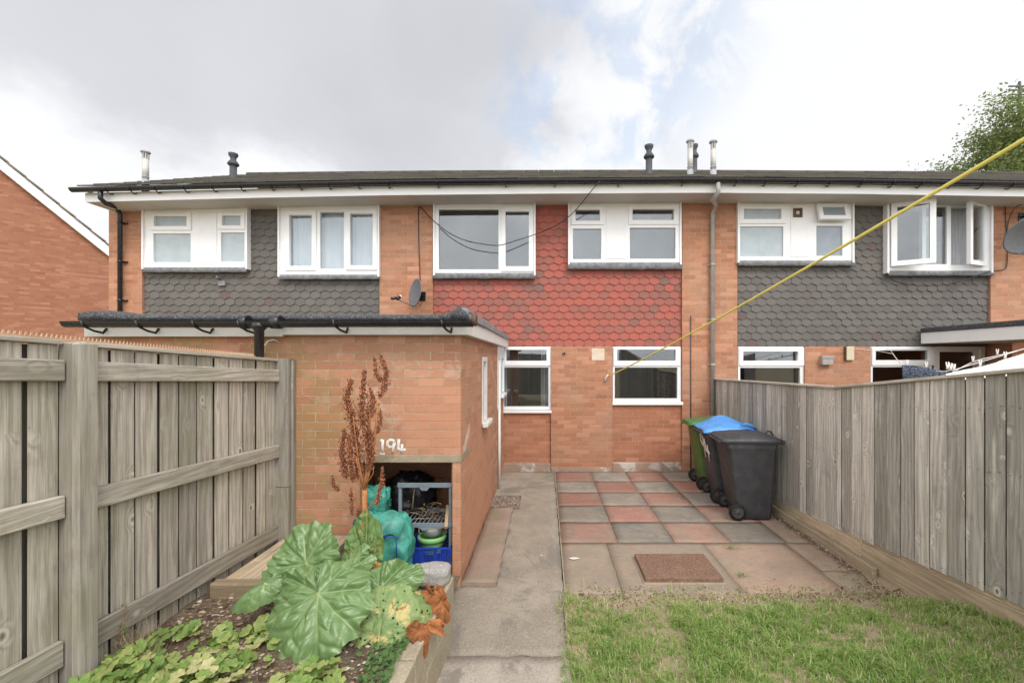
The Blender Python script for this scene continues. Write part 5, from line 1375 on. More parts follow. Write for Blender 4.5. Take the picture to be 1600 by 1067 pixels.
# leaves ------------------------------------------------------------
def leaf_mesh(base, tip, normal, width, seed, ruffle=.05, pucker=.022, droop=.12, nr=22, na=150, notch=1, vein_attr=True, thick_jag=.03, cup=.0, fold=0):
    """a broad heart-shaped leaf: base is the stalk joint, tip the far point"""
    base = Vector(base); tip = Vector(tip); ax = tip - base; L = ax.length; ax.normalize()
    nrm = Vector(normal); nrm = (nrm - ax * nrm.dot(ax)).normalized(); sd = nrm.cross(ax)
    rnd = random.Random(seed); ph = [rnd.random() * 6.28 for _ in range(6)]
    main = [0, .62, -.68, 1.42, -1.32, 2.35, -2.25]
    def outline(t):
        a = abs(t)
        pts = [(0, 1.0), (.25, .93), (.5, .86), (.8, .80), (1.15, .76), (1.5, .70), (1.9, .63), (2.3, .56), (2.65, .50), (2.93, .44), (3.06, .22), (3.1416, .05)]
        for (a0, r0), (a1, r1) in zip(pts, pts[1:]):
            if a0 <= a <= a1: r = r0 + (r1 - r0) * (a - a0) / (a1 - a0); break
        w = 1 + thick_jag * 2.6 * mnoise.noise(Vector((math.cos(t) * 3.2, math.sin(t) * 3.2, seed * 3.1))) + .030 * mnoise.noise(Vector((math.cos(t) * 11, math.sin(t) * 11, seed))) + .008 * math.sin(46 * t + ph[2])
        return r * w
    mb = MB(); veins = []; cid = mb.add([base]); veins.append(1)
    rows = []
    for i in range(1, nr + 1):
        s = (i / nr)
        row = []
        for k in range(na + 1):
            t = -math.pi + 2 * math.pi * k / na
            r = outline(t) * s
            x = r * math.cos(t); y = r * math.sin(t) * width
            # signed distance to the nearest main vein, and pinnate side veins off it
            dv = 9; dk = 0; t0 = t; t = t0 + .16 * s * mnoise.noise(Vector((math.cos(t0) * 2, math.sin(t0) * 2 + s * 2, seed * 1.7)))
            for m_ in main:
                dd = abs(t - m_)
                if dd < dv: dv = dd; dk = m_
            perp = r * math.sin(min(dv, 1.5)); along = r * math.cos(min(dv, 1.5))
            v = .8 * math.exp(-(perp / (.0075 * (1.35 - .9 * s))) ** 2) * (1 if dk == 0 else .5)
            side = math.cos((along - perp * (.95 - .25 * s)) * 2 * math.pi * 4.6 + dk * 3 + 1.1 * mnoise.noise(Vector((x * 3, y * 3, seed)))) 
            v2 = max(0, side) ** 18 * .38 * min(1, s * 2) * (1 if perp > .012 else 0)
            puck = pucker * .7 * (math.sin(min(1, perp / .14) * math.pi / 2)) + pucker * .75 * (1 - max(0, side) ** 2) * min(1, perp / .07)
            t = t0; z = puck * min(1, s * 2.2) + ruffle * s ** 2.5 * (2.6 * mnoise.noise(Vector((math.cos(t) * 2.6, math.sin(t) * 2.6, seed * 2.3))) + 1.2 * mnoise.noise(Vector((math.cos(t) * 7, math.sin(t) * 7, seed * 5.3 + s)))) - droop * s * s * r + cup * r * r - fold * abs(y)
            z += .022 * mnoise.noise(Vector((x * 5, y * 5, seed))) + .010 * mnoise.noise(Vector((x * 13, y * 13, seed)))
            row.append(mb.add([base + (ax * x + sd * y + nrm * z) * L])); veins.append(min(1, max(v, v2)))
        rows.append(row)
    tt = rnd.random()
    for k in range(na): mb.face((cid, rows[0][k], rows[0][k + 1]), tt, None, True)
    for i in range(nr - 1):
        for k in range(na): mb.face((rows[i][k], rows[i + 1][k], rows[i + 1][k + 1], rows[i][k + 1]), tt, None, True)
    return mb, veins
def put_leaf(parent, base, tip, normal, width, seed, m='rhubarb', root=None, name='leaf', stalk_r=.011, stalk_m='petiole', **kw):
    mb, veins = leaf_mesh(base, tip, normal, width, seed, **kw)
    o = mb.build(name, M[m], parent, fixn=False)
    at = o.data.attributes.new('vein', 'FLOAT', 'POINT'); at.data.foreach_set('value', veins)
    if root is not None:
        b = Vector(base); r_ = Vector(root); md = (b + r_) / 2 + Vector((0, 0, .05)); q = MB()
        pts = [r_ * (1 - s) ** 2 + md * 2 * s * (1 - s) + b * s * s for s in [k / 8 for k in range(9)]]
        q.tube(pts, [stalk_r * (1.3 - .5 * k / 8) for k in range(9)], 8); q.build('stalk', M[stalk_m], o)
    return o
rh = thing('rhubarb_plant', (-1.22, 2.75, .4), 'rhubarb with huge crinkled green leaves growing in the raised bed', 'rhubarb')
RT = (-1.16, 2.86, .42)
put_leaf(rh, P(497, 926, 2.50), P(488, 1050, 2.28), (-.05, -.66, .74), 1.10, 1, root=RT, ruffle=.10, pucker=.05, droop=.18, thick_jag=.05, fold=.12, nr=30, na=220)
put_leaf(rh, P(478, 880, 2.86), P(472, 812, 2.97), (-.08, -.74, .60), 1.08, 2, root=RT, ruffle=.13, thick_jag=.08, pucker=.05, droop=.10)
put_leaf(rh, P(592, 922, 2.75), P(664, 886, 2.84), (.15, -.6, .75), .72, 3, root=RT, ruffle=.09, thick_jag=.06, pucker=.05, droop=.12)
put_leaf(rh, P(412, 912, 2.62), P(350, 945, 2.54), (-.1, -.5, .85), .55, 4, root=RT, ruffle=.05, droop=.3, fold=.5)
put_leaf(rh, P(560, 868, 3.0), P(535, 868, 3.05), (-.2, -.5, .8), 1.0, 6, root=RT, ruffle=.09)
put_leaf(rh, P(545, 895, 2.9), P(585, 870, 2.95), (.1, -.6, .8), 1.0, 7, root=RT, ruffle=.09)
put_leaf(rh, P(440, 905, 2.85), P(415, 885, 2.9), (-.2, -.5, .8), 1.0, 8, root=RT, ruffle=.09)
put_leaf(rh, P(570, 872, 3.12), P(577, 796, 3.22), (.05, -.9, .25), .62, 5, 'rhubarb_old', root=RT, ruffle=.06, pucker=.06, droop=-.05, label=None) if False else put_leaf(rh, P(570, 872, 3.12), P(577, 796, 3.22), (.05, -.9, .25), .62, 5, 'rhubarb_old', root=RT, ruffle=.06, pucker=.06, droop=-.05)
o_ = put_leaf(rh, P(592, 985, 2.52), P(640, 915, 2.68), (.25, -.70, .66), 1.1, 9, 'rhubarb_old', root=RT, ruffle=.05, droop=.15); o_['label'] = 'ragged leaf eaten into holes'
put_leaf(rh, P(615, 945, 2.66), P(668, 985, 2.56), (.35, -.6, .72), .95, 10, 'rhubarb_old', root=RT, ruffle=.06, droop=.3)
put_leaf(rh, P(600, 950, 2.6), P(588, 1008, 2.45), (.1, -.8, .6), .85, 12, 'rhubarb_old', root=RT, ruffle=.05, droop=.25)
for k, (b_, t_, w_, nn) in enumerate([((675, 930, 2.80), (705, 962, 2.74), .8, (.3, -.5, .8)), ((690, 938, 2.76), (702, 985, 2.72), .55, (.7, -.5, .5)), ((655, 985, 2.5), (668, 1025, 2.44), .6, (.5, -.5, .7)), ((585, 888, 3.0), (606, 880, 3.02), .8, (0, -.6, .8)), ((548, 868, 3.05), (552, 886, 3.0), .6, (0, -.8, .5)), ((668, 975, 2.55), (690, 970, 2.52), .6, (.2, -.5, .8))]):
    o_ = put_leaf(rh, P(*b_), P(*t_), nn, w_, 30 + k, 'dry_leaf', ruffle=.22, pucker=.12, droop=.5, nr=8, na=60, name='withered_leaf', fold=.4)

# tall dead flower stalk
st = thing('dried_flower_stalk', P(569, 880, 3.2), 'tall dead rust-brown seed stalk standing in front of the brick store', 'seed stalk')
YS = 3.2
def pp(l, y=YS): return [P(u, v, y + (k * .0)) for k, (u, v) in enumerate(l)]
q = MB()
q.tube(pp([(568, 885), (569, 850), (569.5, 800), (569.5, 765)]), [.021, .021, .019, .018], 10)
for l, r in [([(569.5, 768), (572, 745), (576, 715), (578, 680), (578, 645)], .012), ([(571, 760), (577, 735), (582, 705), (588, 665), (591, 625)], .013), ([(569, 765), (564, 740), (560, 720), (556, 690), (552, 650)], .008),
             ([(569, 768), (558, 752), (551, 738), (545, 715), (540, 690)], .006), ([(569, 764), (560, 735), (556, 712)], .007), ([(571, 800), (580, 788), (590, 775), (595, 750)], .0045), ([(567, 800), (556, 778), (541, 768), (528, 762)], .005), ([(567, 806), (558, 790), (552, 770)], .005), ([(571, 758), (583, 740), (584, 728)], .004), ([(578, 690), (584, 675), (592, 660)], .005)]:
    q.tube(pp(l), [r * (1 - .4 * k / (len(l) - 1)) for k in range(len(l))], 7)
q.build('stem', M['stalk'], st)
spines = [([(548, 593), (541, 620), (552, 661), (560, 712), (559, 744)], 13), ([(569.5, 578), (567, 613), (565, 648), (575, 693), (576, 731)], 11), ([(594, 554), (604, 581), (602, 600), (594, 618)], 8.5), ([(584.5, 559), (588, 585), (597, 594)], 7),
          ([(578, 607), (584, 626), (578, 650), (574, 640)], 9), ([(594, 639), (595, 655), (590, 674)], 6), ([(538, 671), (534, 706), (541, 744)], 11), ([(546, 678), (548, 720), (552, 750)], 9), ([(597, 730), (597, 755), (588, 785)], 6.5), ([(519, 744), (522, 758), (530, 764)], 5), ([(548, 763), (550, 800)], 5), ([(560, 795), (566, 820), (566, 858)], 9), ([(575, 655), (580, 690), (584, 720)], 7)]
YD = {}
for si, (l, wpx) in enumerate(spines):
    ptsl = [Vector((u, v, 0)) for u, v in l]; q = MB(); Lp = sum((b - a).length for a, b in zip(ptsl, ptsl[1:]))
    yo = YS + random.uniform(-.06, .06)
    q.tube([P(u, v, yo) for u, v in l], .004, 5, .3)
    # side sprays hung with seeds in loose whorls
    for k in range(int(Lp * wpx * 1.15)):
        s = random.random() * Lp; acc = 0
        for a, b in zip(ptsl, ptsl[1:]):
            d = (b - a).length
            if acc + d >= s: p_ = a + (b - a) * ((s - acc) / d); break
            acc += d
        tp_ = s / Lp; wid = wpx * (.35 + .65 * min(1, tp_ * 3.5)) * (1 if tp_ < .8 else 1 - (tp_ - .8) * 1.5)
        wh = .62 + .38 * math.sin(s * .75)
        rr = abs(random.gauss(0, .55)) * wid * wh
        if rr > wid * 1.15: continue
        an = random.random() * 6.283
        c = P(p_.x + math.cos(an) * rr, p_.y + random.uniform(-2.5, 4) + rr * .15, yo + math.sin(an) * rr / 215)
        sz = random.uniform(.0055, .0105); dn = Vector((random.uniform(-.5, .5), random.uniform(-.5, .5), -1)).normalized()
        a1 = dn.cross(Vector((random.random() - .5, random.random() - .5, .2))).normalized(); a2 = dn.cross(a1)
        i_ = q.add([c - dn * sz, c + a1 * sz * .55, c + a2 * sz * .55, c - a1 * sz * .55, c - a2 * sz * .55, c + dn * sz * 1.1]); tt = random.random()
        for f_ in ((0, 1, 2), (0, 2, 3), (0, 3, 4), (0, 4, 1), (5, 2, 1), (5, 3, 2), (5, 4, 3), (5, 1, 4)): q.face([i_ + z for z in f_], tt)
    q.build('seed_head', M['seed'], st, fixn=False)

# ground cover: rounded yellow-green leaves
def round_leaf(mb, c, r, nrm, ax, tt, lobes=7):
    nrm = nrm.normalized(); ax = (ax - nrm * ax.dot(nrm)).normalized(); sd = nrm.cross(ax); n_ = lobes * 4
    i0 = mb.add([c]); ring = []; mid = []
    for k in range(n_ + 1):
        t = R(18) + (2 * math.pi - R(36)) * k / n_
        rr = r * (.93 + .10 * abs(math.cos(lobes * t / 2)) - .05) * (1 if 2 < k < n_ - 2 else .9)
        fl = math.cos(lobes * t) * .06 * r
        mid.append(c + (-ax * math.cos(t) + sd * math.sin(t)) * rr * .55 + nrm * (.10 * r + fl * .7))
        ring.append(c + (-ax * math.cos(t) + sd * math.sin(t)) * rr + nrm * (.06 * r + fl * 1.5))
    a = mb.add(mid); b = mb.add(ring)
    for k in range(n_): 
        mb.face((i0, a + k, a + k + 1), tt, None, True); mb.face((a + k, b + k, b + k + 1, a + k + 1), tt, None, True)
def cover():
    mb = MB(); sm = MB(); n = 0; tries = 0
    while n < 1400 and tries < 90000:
        tries += 1
        x = random.uniform(-2.3, -.78); y = random.uniform(1.15, 2.95)
        # thick towards the front left, thinning towards the rhubarb and the back
        u = U0 + x / y * F; v = V0 + (H - .42) / y * F
        dens = .62 + 1.0 * nz(x, y, 0, 3.2) + (2.40 - y) * 1.3
        if x > -1.35: dens -= .55
        if x > -1.05: dens -= .25
        if y > 2.62: dens -= .5
        if random.random() > dens: continue
        n += 1
        r = random.uniform(.016, .046) * (1 if random.random() < .8 else 1.3); z = bed_z(x, y) + random.uniform(.015, .12) * min(1, max(.25, dens))
        nr = Vector((random.gauss(0, .35), random.gauss(-.25, .35), 1)); aa = random.random() * 6.28
        yel = random.random() < (.50 if x > -1.75 else .25)
        tt = random.uniform(.62, 1) if yel else random.uniform(.05, .6)
        c = Vector((x, y, z)); round_leaf(mb, c, r, nr, Vector((math.cos(aa), math.sin(aa), 0)), tt)
        if random.random() < .4: mb.tube([(x + random.uniform(-.03, .03), y + random.uniform(-.03, .03), bed_z(x, y)), c], .0015, 4, .5, cap=False)
    return tag(mb.build('ground_cover', M['mantle'], fixn=False), kind='stuff')
cover()
def small_weeds():
    mb = MB(); n = 0
    while n < 700:
        t = random.random(); y = random.uniform(1.6, 2.95); x = WXI + wx(y) - abs(random.gauss(0, .09)) + .03
        if nz(x, y, 3, 3) < -.15: continue
        n += 1; z = max(bed_z(x, y), .44 if x > WXI + wx(y) else 0) + random.uniform(0, .035)
        round_leaf(mb, Vector((x, y, z)), random.uniform(.006, .018), Vector((random.gauss(0, .4), random.gauss(-.2, .4), 1)), Vector((random.random() - .5, random.random() - .5, 0)), random.uniform(.1, .75), 5)
    return tag(mb.build('chickweed', M['weed_leaf'], fixn=False), kind='stuff')
small_weeds()
def weed(base, h, n, label, seed, m='weed_leaf', reds=.3, spread=.25, leafr=.012):
    o = thing('weed', base, label, 'weed'); rnd = random.Random(seed); q = MB(); lf_ = MB()
    for k in range(n):
        a = rnd.random() * 6.28; sp_ = rnd.random() * spread; pts = [Vector(base)]; hh = h * rnd.uniform(.55, 1)
        for s in (.25, .5, .75, 1): pts.append(Vector(base) + Vector((math.cos(a) * sp_ * s * s, math.sin(a) * sp_ * s * s, hh * s)) + Vector((rnd.gauss(0, .006), rnd.gauss(0, .006), 0)))
        q.tube(pts, [.003, .0027, .0023, .0019, .001], 5)
        for j in range(int(hh / .022)):
            s = rnd.uniform(.12, 1); seg = min(3, int(s * 4)); p_ = pts[seg].lerp(pts[seg + 1], s * 4 - seg)
            d = Vector((rnd.gauss(0, 1), rnd.gauss(0, 1), .3)).normalized()
            round_leaf(lf_, p_ + d * leafr * 1.4, leafr * rnd.uniform(.5, 1.1), Vector((rnd.gauss(0, .5), -.5, .8)), d, 1 if rnd.random() < reds else rnd.uniform(0, .7), 3)
    q.build('stem', M['twig'], o); lf_.build('foliage', M[m], o, fixn=False)
def gp(u, v, z): y = (H - z) * F / (v - V0); return Vector((X(u, y), y, z))
weed(gp(191, 1020, .42), .46, 2, 'thin red-stemmed weed standing against the board fence', 2, reds=.45, spread=.03, leafr=.009)
weed(gp(150, 1000, .42), .20, 7, 'bushy little weed at the foot of the near fence post', 5, reds=.25, spread=.12)
q = MB()
for k in range(260):
    b = gp(random.gauss(215, 16), random.uniform(1000, 1062), .42); d = Vector((random.gauss(0, .05), random.gauss(0, .05), random.uniform(.03, .14)))
    q.tube([b, b + d * .6 + Vector((random.gauss(0, .01), 0, 0)), b + d], [.0012, .001, .0006], 4, random.random(), cap=False)
tag(q.build('dry_grass', M['twig'], fixn=False), kind='stuff')

# ------------------------------------------------------------------ what lies in the bin hole
def lumpy(c, s, amp, seed, sq=2.5, n=(64, 44), freq=2.0, crease=.04):
    mb = rock(None, c, s, None, None, None, seed, 0, sq, n)
    cc = Vector(c)
    for p_ in mb.v:
        d = p_ - cc; e = Vector((d.x / s[0], d.y / s[1], d.z / s[2]))
        k = mnoise.fractal(e * freq + Vector((seed, 1, 2)), 1, 2.1, 3) * amp + (abs(mnoise.noise(e * 4.3 + Vector((0, seed, 0)))) - .2) * crease * 2
        p_ += d * k
        if p_.z < c[2] - s[2] * .92: p_.z = c[2] - s[2] * .92
    return mb
gbag = thing('garden_waste_bag', (-1.36, 3.86, .1), 'crumpled teal plastic bag bulging out of the bin hole', 'bag')
mb = lumpy((X(598, 3.76), 3.76, .36), (.235, .15, .33), .10, 3, 4.6, crease=.09); mb.build('sack', M['green_bag'], gbag)
mb = lumpy((X(586, 4.05), 4.08, .72), (.11, .08, .13), .30, 8, 3.4, (36, 26), crease=.12); mb.build('knotted_neck', M['green_bag'], gbag)
mb = MB(); fl = {}
for i in range(21):
    for j in range(11):
        s, t = i / 20, j / 10; u = 578 + 50 * s; v = 800 + 38 * t
        fl[i, j] = mb.add([P(u + 3 * math.sin(t * 5), v + 4 * math.sin(s * 7), 3.60 - .03 * math.sin(s * 6) - .03 * t + .10 * (1 - t) ** 2)])
for i in range(20):
    for j in range(10): mb.face((fl[i, j], fl[i + 1, j], fl[i + 1, j + 1], fl[i, j + 1]), .5, None, True)
mb.build('flap', M['green_bag'], gbag, fixn=False)
mb = MB(); mb.tube([P(590, 838, 3.57), P(605, 837, 3.565), P(618, 838, 3.57), P(619.5, 850, 3.565), P(620, 880, 3.58)], .004, 6); mb.build('strap', M['basket_blue'], gbag)
mb = lumpy((X(640, 4.55), 4.55, .60), (.25, .2, .26), .16, 15, 2.3, (50, 36), crease=.10)
tag(mb.build('refuse_sack', M['black_bag']), 'shiny black refuse sack at the back of the bin hole', 'bag')
rk = thing('storage_rack', (-1.1, 4.1, .08), 'grey plastic shelf rack standing in the bin hole', 'shelf rack')
YR = 4.06; rx0, rx1 = X(625.5, YR), X(704, YR); RD = .36
posts = MB()
for y_ in (YR,):
    for x_ in (rx0, rx1): posts.box(x_ - .014, x_ + .014, y_ - .014, y_ + .014, .082, Z(756, YR) + .0)
posts.build('post', M['rack_grey'], rk, bevel=.004)
def shelf(vz, solid=True):
    z = Z(vz, YR); q = MB()
    q.box(rx0 - .02, rx1 + .02, YR - .022, YR - .0145, z - .022, z + .022)
    if solid: q.box(rx0 - .02, rx1 + .02, YR + RD + .0145, YR + RD + .022, z - .022, z + .022)
    for x_ in (rx0 - .0205, rx1 + .0145): q.box(x_, x_ + .006, YR - .0144, YR + (RD if solid else .0) + .0144, z - .022, z + .022)
    xm = (rx0 + rx1) / 2 - .005; q.hexa([(xm - .025, YR - .0235, z - .05), (xm + .025, YR - .0235, z - .05), (xm + .025, YR - .0145, z - .05), (xm - .025, YR - .0145, z - .05), (xm - .045, YR - .0235, z - .0221), (xm + .045, YR - .0235, z - .0221), (xm + .045, YR - .0145, z - .0221), (xm - .045, YR - .0145, z - .0221)])
    if solid:
        k = rx0 + .03
        while k < rx1 - .02: q.box(k, k + .012, YR - .0144, YR + RD + .0144, z - .004, z + .004); k += .04
    q.build('shelf', M['rack_grey'], rk, bevel=.003)
shelf(757, False); shelf(819); shelf(883)
bk_ = thing('plastic_basket', (X(669, 4.05), 4.15, Z(880, 4.05)), 'blue plastic lattice basket on the lowest shelf', 'basket')
by0, by1 = 3.99, 4.27; bz0, bz1 = .175, .335; bx0, bx1 = X(640, by0), X(700, by0); tp_ = .03
q = MB(); q.slab(bx0 - tp_, bx1 + tp_, bz1 - .012, bz1 + .004, [], by0 - tp_, by0 - tp_ + .012)
q.box(bx0 - tp_, bx1 + tp_, by1 + tp_ - .012, by1 + tp_, bz1 - .012, bz1 + .004); q.box(bx0 - tp_, bx0 - tp_ + .012, by0 - tp_ + .0125, by1 + tp_ - .0125, bz1 - .012, bz1 + .004); q.box(bx1 + tp_ - .012, bx1 + tp_, by0 - tp_ + .0125, by1 + tp_ - .0125, bz1 - .012, bz1 + .004); q.build('rim', M['basket_blue'], bk_, bevel=.003)
q = MB(); q.box(bx0, bx1, by0, by1, bz0, bz0 + .006); q.build('floor', M['basket_blue'], bk_)
q = MB(); nb = 26
def lat(pa, pb, pc, pd, n_, m_):
    for k in range(n_ + 1):
        s = k / n_; a = Vector(pa).lerp(Vector(pb), s); b = Vector(pd).lerp(Vector(pc), s)
        th = .006 if k % max(1, n_ // 3) else .024
        q.beam(a, b, th, .004, up=(0, 1, .01) if abs(pa[1] - pb[1]) < .1 else (1, 0, .01), wood=False)
    for k in range(m_ + 1):
        s = k / m_; q.beam(Vector(pa).lerp(Vector(pd), s) , Vector(pb).lerp(Vector(pc), s), .003, .005, wood=False)
e = tp_ - .006
lat((bx0, by0, bz0), (bx1, by0, bz0), (bx1 + e, by0 - e, bz1 - .01), (bx0 - e, by0 - e, bz1 - .01), 24, 8)
lat((bx0, by1, bz0), (bx1, by1, bz0), (bx1 + e, by1 + e, bz1 - .01), (bx0 - e, by1 + e, bz1 - .01), 24, 8)
lat((bx0, by0, bz0), (bx0, by1, bz0), (bx0 - e, by1 + e, bz1 - .01), (bx0 - e, by0 - e, bz1 - .01), 14, 8)
lat((bx1, by0, bz0), (bx1, by1, bz0), (bx1 + e, by1 + e, bz1 - .01), (bx1 + e, by0 - e, bz1 - .01), 14, 8)
q.build('lattice', M['basket_blue'], bk_)
cx_, cy_ = X(674, 4.1), 4.13; zb_ = bz0 + .007
q = MB(); q.lathe([(.085, 0), (.105, .08), (.118, .115), (.13, .12), (.13, .15), (.122, .16), (.113, .155), (.10, .05), (.0, .04)], (cx_, cy_, .235), 'Z', 28, cap=False)
tag(q.build('plastic_bowl', M['pot_green']), 'round pale green bowl lying in the blue basket', 'bowl')
q = MB(); c3 = (cx_, cy_ + .01, .388); q.lathe([(.05, 0), (.085, .01), (.092, .06), (.098, .07), (.09, .072), (.08, .02), (.0, .015)], c3, 'Z', 24, cap=False); pan = q.build('two_handled_pot', M['pot_grey']); tag(pan, 'small grey pot with two loop handles on the green bowl', 'pot')
for s in (-1, 1):
    q = MB(); q.tube([(c3[0] + s * .09, c3[1], c3[2] + .06), (c3[0] + s * .125, c3[1], c3[2] + .062), (c3[0] + s * .125, c3[1], c3[2] + .015), (c3[0] + s * .09, c3[1], c3[2] + .01)], .007, 6); q.build('handle', M['pot_grey'], pan)
q = MB(); q.beam(P(700, 790, 4.2), P(697, 824, 4.0), .03, .03); tag(q.build('wooden_stick', M['wood_stick']), 'pale cut wooden stick poking over the rack shelf', 'stick')
q = MB(); q.tube([P(648, 758, 4.35), P(644, 795, 4.3)], .008, 6); tag(q.build('garden_cane', M['twig']), 'thin pale cane leaning on the black sack', 'cane')
q = MB(); rnd = random.Random(6)
for k in range(55):
    a = P(rnd.uniform(632, 700), rnd.uniform(785, 822), rnd.uniform(4.1, 4.4)); a.z = max(a.z, Z(818, YR) + .008); d = Vector((rnd.gauss(0, .12), rnd.gauss(0, .05), rnd.gauss(0, .03))); q.tube([a, a + d * .5 + Vector((0, 0, .01)), a + d], [.004, .003, .002], 4, rnd.random())
tag(q.build('twigs', M['twig'], fixn=False), kind='stuff')
scatter_chips('hole_litter', M['litter_mix'], 500, lambda: (random.uniform(-1.6, -.85), random.uniform(3.96, 4.6), .085), .03)

# ------------------------------------------------------------------ satellite dishes and cables
def dish(base, c, aim, rx, rz, label, lnb_dir, group='satellite dishes on the piers'):
    o = thing('satellite_dish', base, label, 'satellite dish', group)
    aim = Vector(aim).normalized(); sx = aim.cross(Vector((0, 0, 1))).normalized(); up = sx.cross(aim); c = Vector(c)
    mb = MB(); rings = []; n_ = 36
    for (k, off) in ((0, 0), (1, 0)):
        pass
    cidf = mb.add([c]); cidb = mb.add([c - aim * .012]); rf_, rb_ = [], []
    for r in (.25, .5, .75, .92, 1.0):
        dpt = .17 * r * r * rx
        rf_.append(mb.add([c + sx * math.cos(2 * math.pi * j / n_) * rx * r + up * math.sin(2 * math.pi * j / n_) * rz * r + aim * dpt for j in range(n_)]))
        rb_.append(mb.add([c + sx * math.cos(2 * math.pi * j / n_) * rx * r + up * math.sin(2 * math.pi * j / n_) * rz * r + aim * (dpt - .012) for j in range(n_)]))
    for j in range(n_):
        j2 = (j + 1) % n_; mb.face((cidf, rf_[0] + j, rf_[0] + j2), .5, None, True); mb.face((cidb, rb_[0] + j2, rb_[0] + j), .5, None, True)
        for k in range(4):
            mb.face((rf_[k] + j, rf_[k + 1] + j, rf_[k + 1] + j2, rf_[k] + j2), .5, None, True); mb.face((rb_[k] + j2, rb_[k + 1] + j2, rb_[k + 1] + j, rb_[k] + j), .5, None, True)
        mb.face((rf_[4] + j, rb_[4] + j, rb_[4] + j2, rf_[4] + j2))
    mb.build('reflector', M['dish_grey'], o)
    bot = c - up * rz * .95 + aim * .12 * rx; tipp = c + aim * rx * 1.55 - up * rz * .72 
    q = MB(); q.tube([c - up * rz * .55 - aim * .02, bot - aim * .02, tipp], .011, 6); q.build('arm', M['dish_grey'], o)
    q = MB(); q.tube([tipp + up * .0, tipp + up * .05 - aim * .05], [.03, .028], 10); q.tube([tipp - aim * .0 + up * .02, tipp + aim * .09 - up * .01], [.022, .026], 10); ln = q.build('receiver', M['black_plastic'], o)
    q = MB(); q.tube([tipp + up * .052 - aim * .052, tipp + up * .066 - aim * .066], [.031, .028], 12); q.build('receiver_cap', M['upvc'], ln)
    bs = Vector(base); q = MB(); q.box(bs.x - .06, bs.x + .06, bs.y - .012, bs.y, bs.z - .08, bs.z + .08); q.tube([bs + Vector((0, -.01, 0)), bs + Vector((0, -.12, .02)), c - aim * .03], .018, 8); q.build('wall_bracket', M['black_plastic'], o)
    return o
YD1 = 7.78
dish((X(660), D - .001, Z(463)), P(651.5, 458, YD1), (-.74, -.64, .12), .22, .25, 'grey satellite dish facing left on the pier above the store roof', None)
dish((X(1596), D - .001, Z(340)), P(1598, 367, 7.6), (.05, -.95, -.55), .37, .32, 'big dark satellite dish cut by the right edge', None)
def cable(pts, r, label, m='black_plastic', n=6, cat='cable', smooth=4):
    P_ = [Vector(p) for p in pts]; out = []
    for k in range(len(P_) - 1):
        p0, p1, p2, p3 = P_[max(0, k - 1)], P_[k], P_[k + 1], P_[min(len(P_) - 1, k + 2)]
        for s in range(smooth):
            t = s / smooth; out.append(.5 * ((2 * p1) + (p2 - p0) * t + (2 * p0 - 5 * p1 + 4 * p2 - p3) * t * t + (3 * p1 - p0 - 3 * p2 + p3) * t ** 3))
    out.append(P_[-1]); mb = MB(); mb.tube(out, r, n); return tag(mb.build('cable', M[m]), label, cat)
cable([P(660, 470, 7.95), P(657, 478, 7.9), P(652, 470, 8.0)], .006, 'short loop of black cable below the grey dish behind the store')
cable([P(656.5, 440, D - .01), P(655, 400, D - .01), P(654, 360, D - .01), P(654, 328, D - .01), P(657, 324, D - .04), P(670, 338, 7.95), P(683, 350, 7.86), P(700, 363, 7.8), P(725, 375, 7.76), P(752, 381, 7.76), P(780, 383.5, 7.78), P(806, 376, 7.82), P(840, 365, 7.9), P(870, 352, 7.9), P(892, 336, 7.8), P(910, 316, 7.6), P(926, 296, 7.42), P(937, 284, 7.36), P(946, 280, 7.5), P(960, 279, 7.8), P(985, 277, 8.5), P(1010, 273, 9.0)], .008, 'black cable drooping across the wide upper window then over the gutter')
cable([P(1570, 312, D - .02), P(1572, 350, D - .015), P(1574, 390, D - .015), P(1573, 415, D - .015), P(1566, 422, D - .015), P(1551, 423, D - .02), P(1535, 428, 7.98), P(1500, 440, 8.0), P(1470, 446, 8.0), P(1430, 446, 8.0), P(1400, 440, 8.0), P(1386, 430, 8.0)], .007, 'black cable on the right-hand pier looping across grey tiles')
cable([P(1600, 318, 7.9), P(1585, 326, 7.95), P(1576, 345, D - .02), P(1572, 380, D - .02)], .007, 'black cable running from the big dish at the right edge')
cable([P(1395, 553, 7.98), P(1375, 549, 7.9), P(1350, 546, D - .02), P(1334, 546, D - .02)], .004, 'thin pale wire from the wall light along the brickwork', 'peg_white')

# ------------------------------------------------------------------ yellow washing line
a = P(948, 589, D - .04); b = Vector((X(1600, 2.05), 2.05, Z(195, 2.05))); pts = []
ext = b + (b - a) * .35
for k in range(41):
    s = k / 40; p_ = a.lerp(ext, s); p_.z -= .16 * 4 * s * (1 - s) * .55; pts.append(p_)
wl = thing('washing_line', a, 'thick yellow washing line stretching from the house wall to the upper right', 'washing line')
q = MB(); q.tube(pts, .0098, 10); q.build('cord', M['yellow_line'], wl)
q = MB(); q.tube([P(946.5, 592, D), P(947, 592, D - .05), P(948.5, 588, D - .06), P(949.5, 586, D - .03)], .012, 8); q.tube([P(945, 596, D - .012), P(947, 590, D - .03), P(950, 586, D - .04)], .017, 8); q.build('hook', M['white_paint'], wl)
q = MB(); q.tube([ext, ext + Vector((.01, -.02, 0))], .03, 8); 

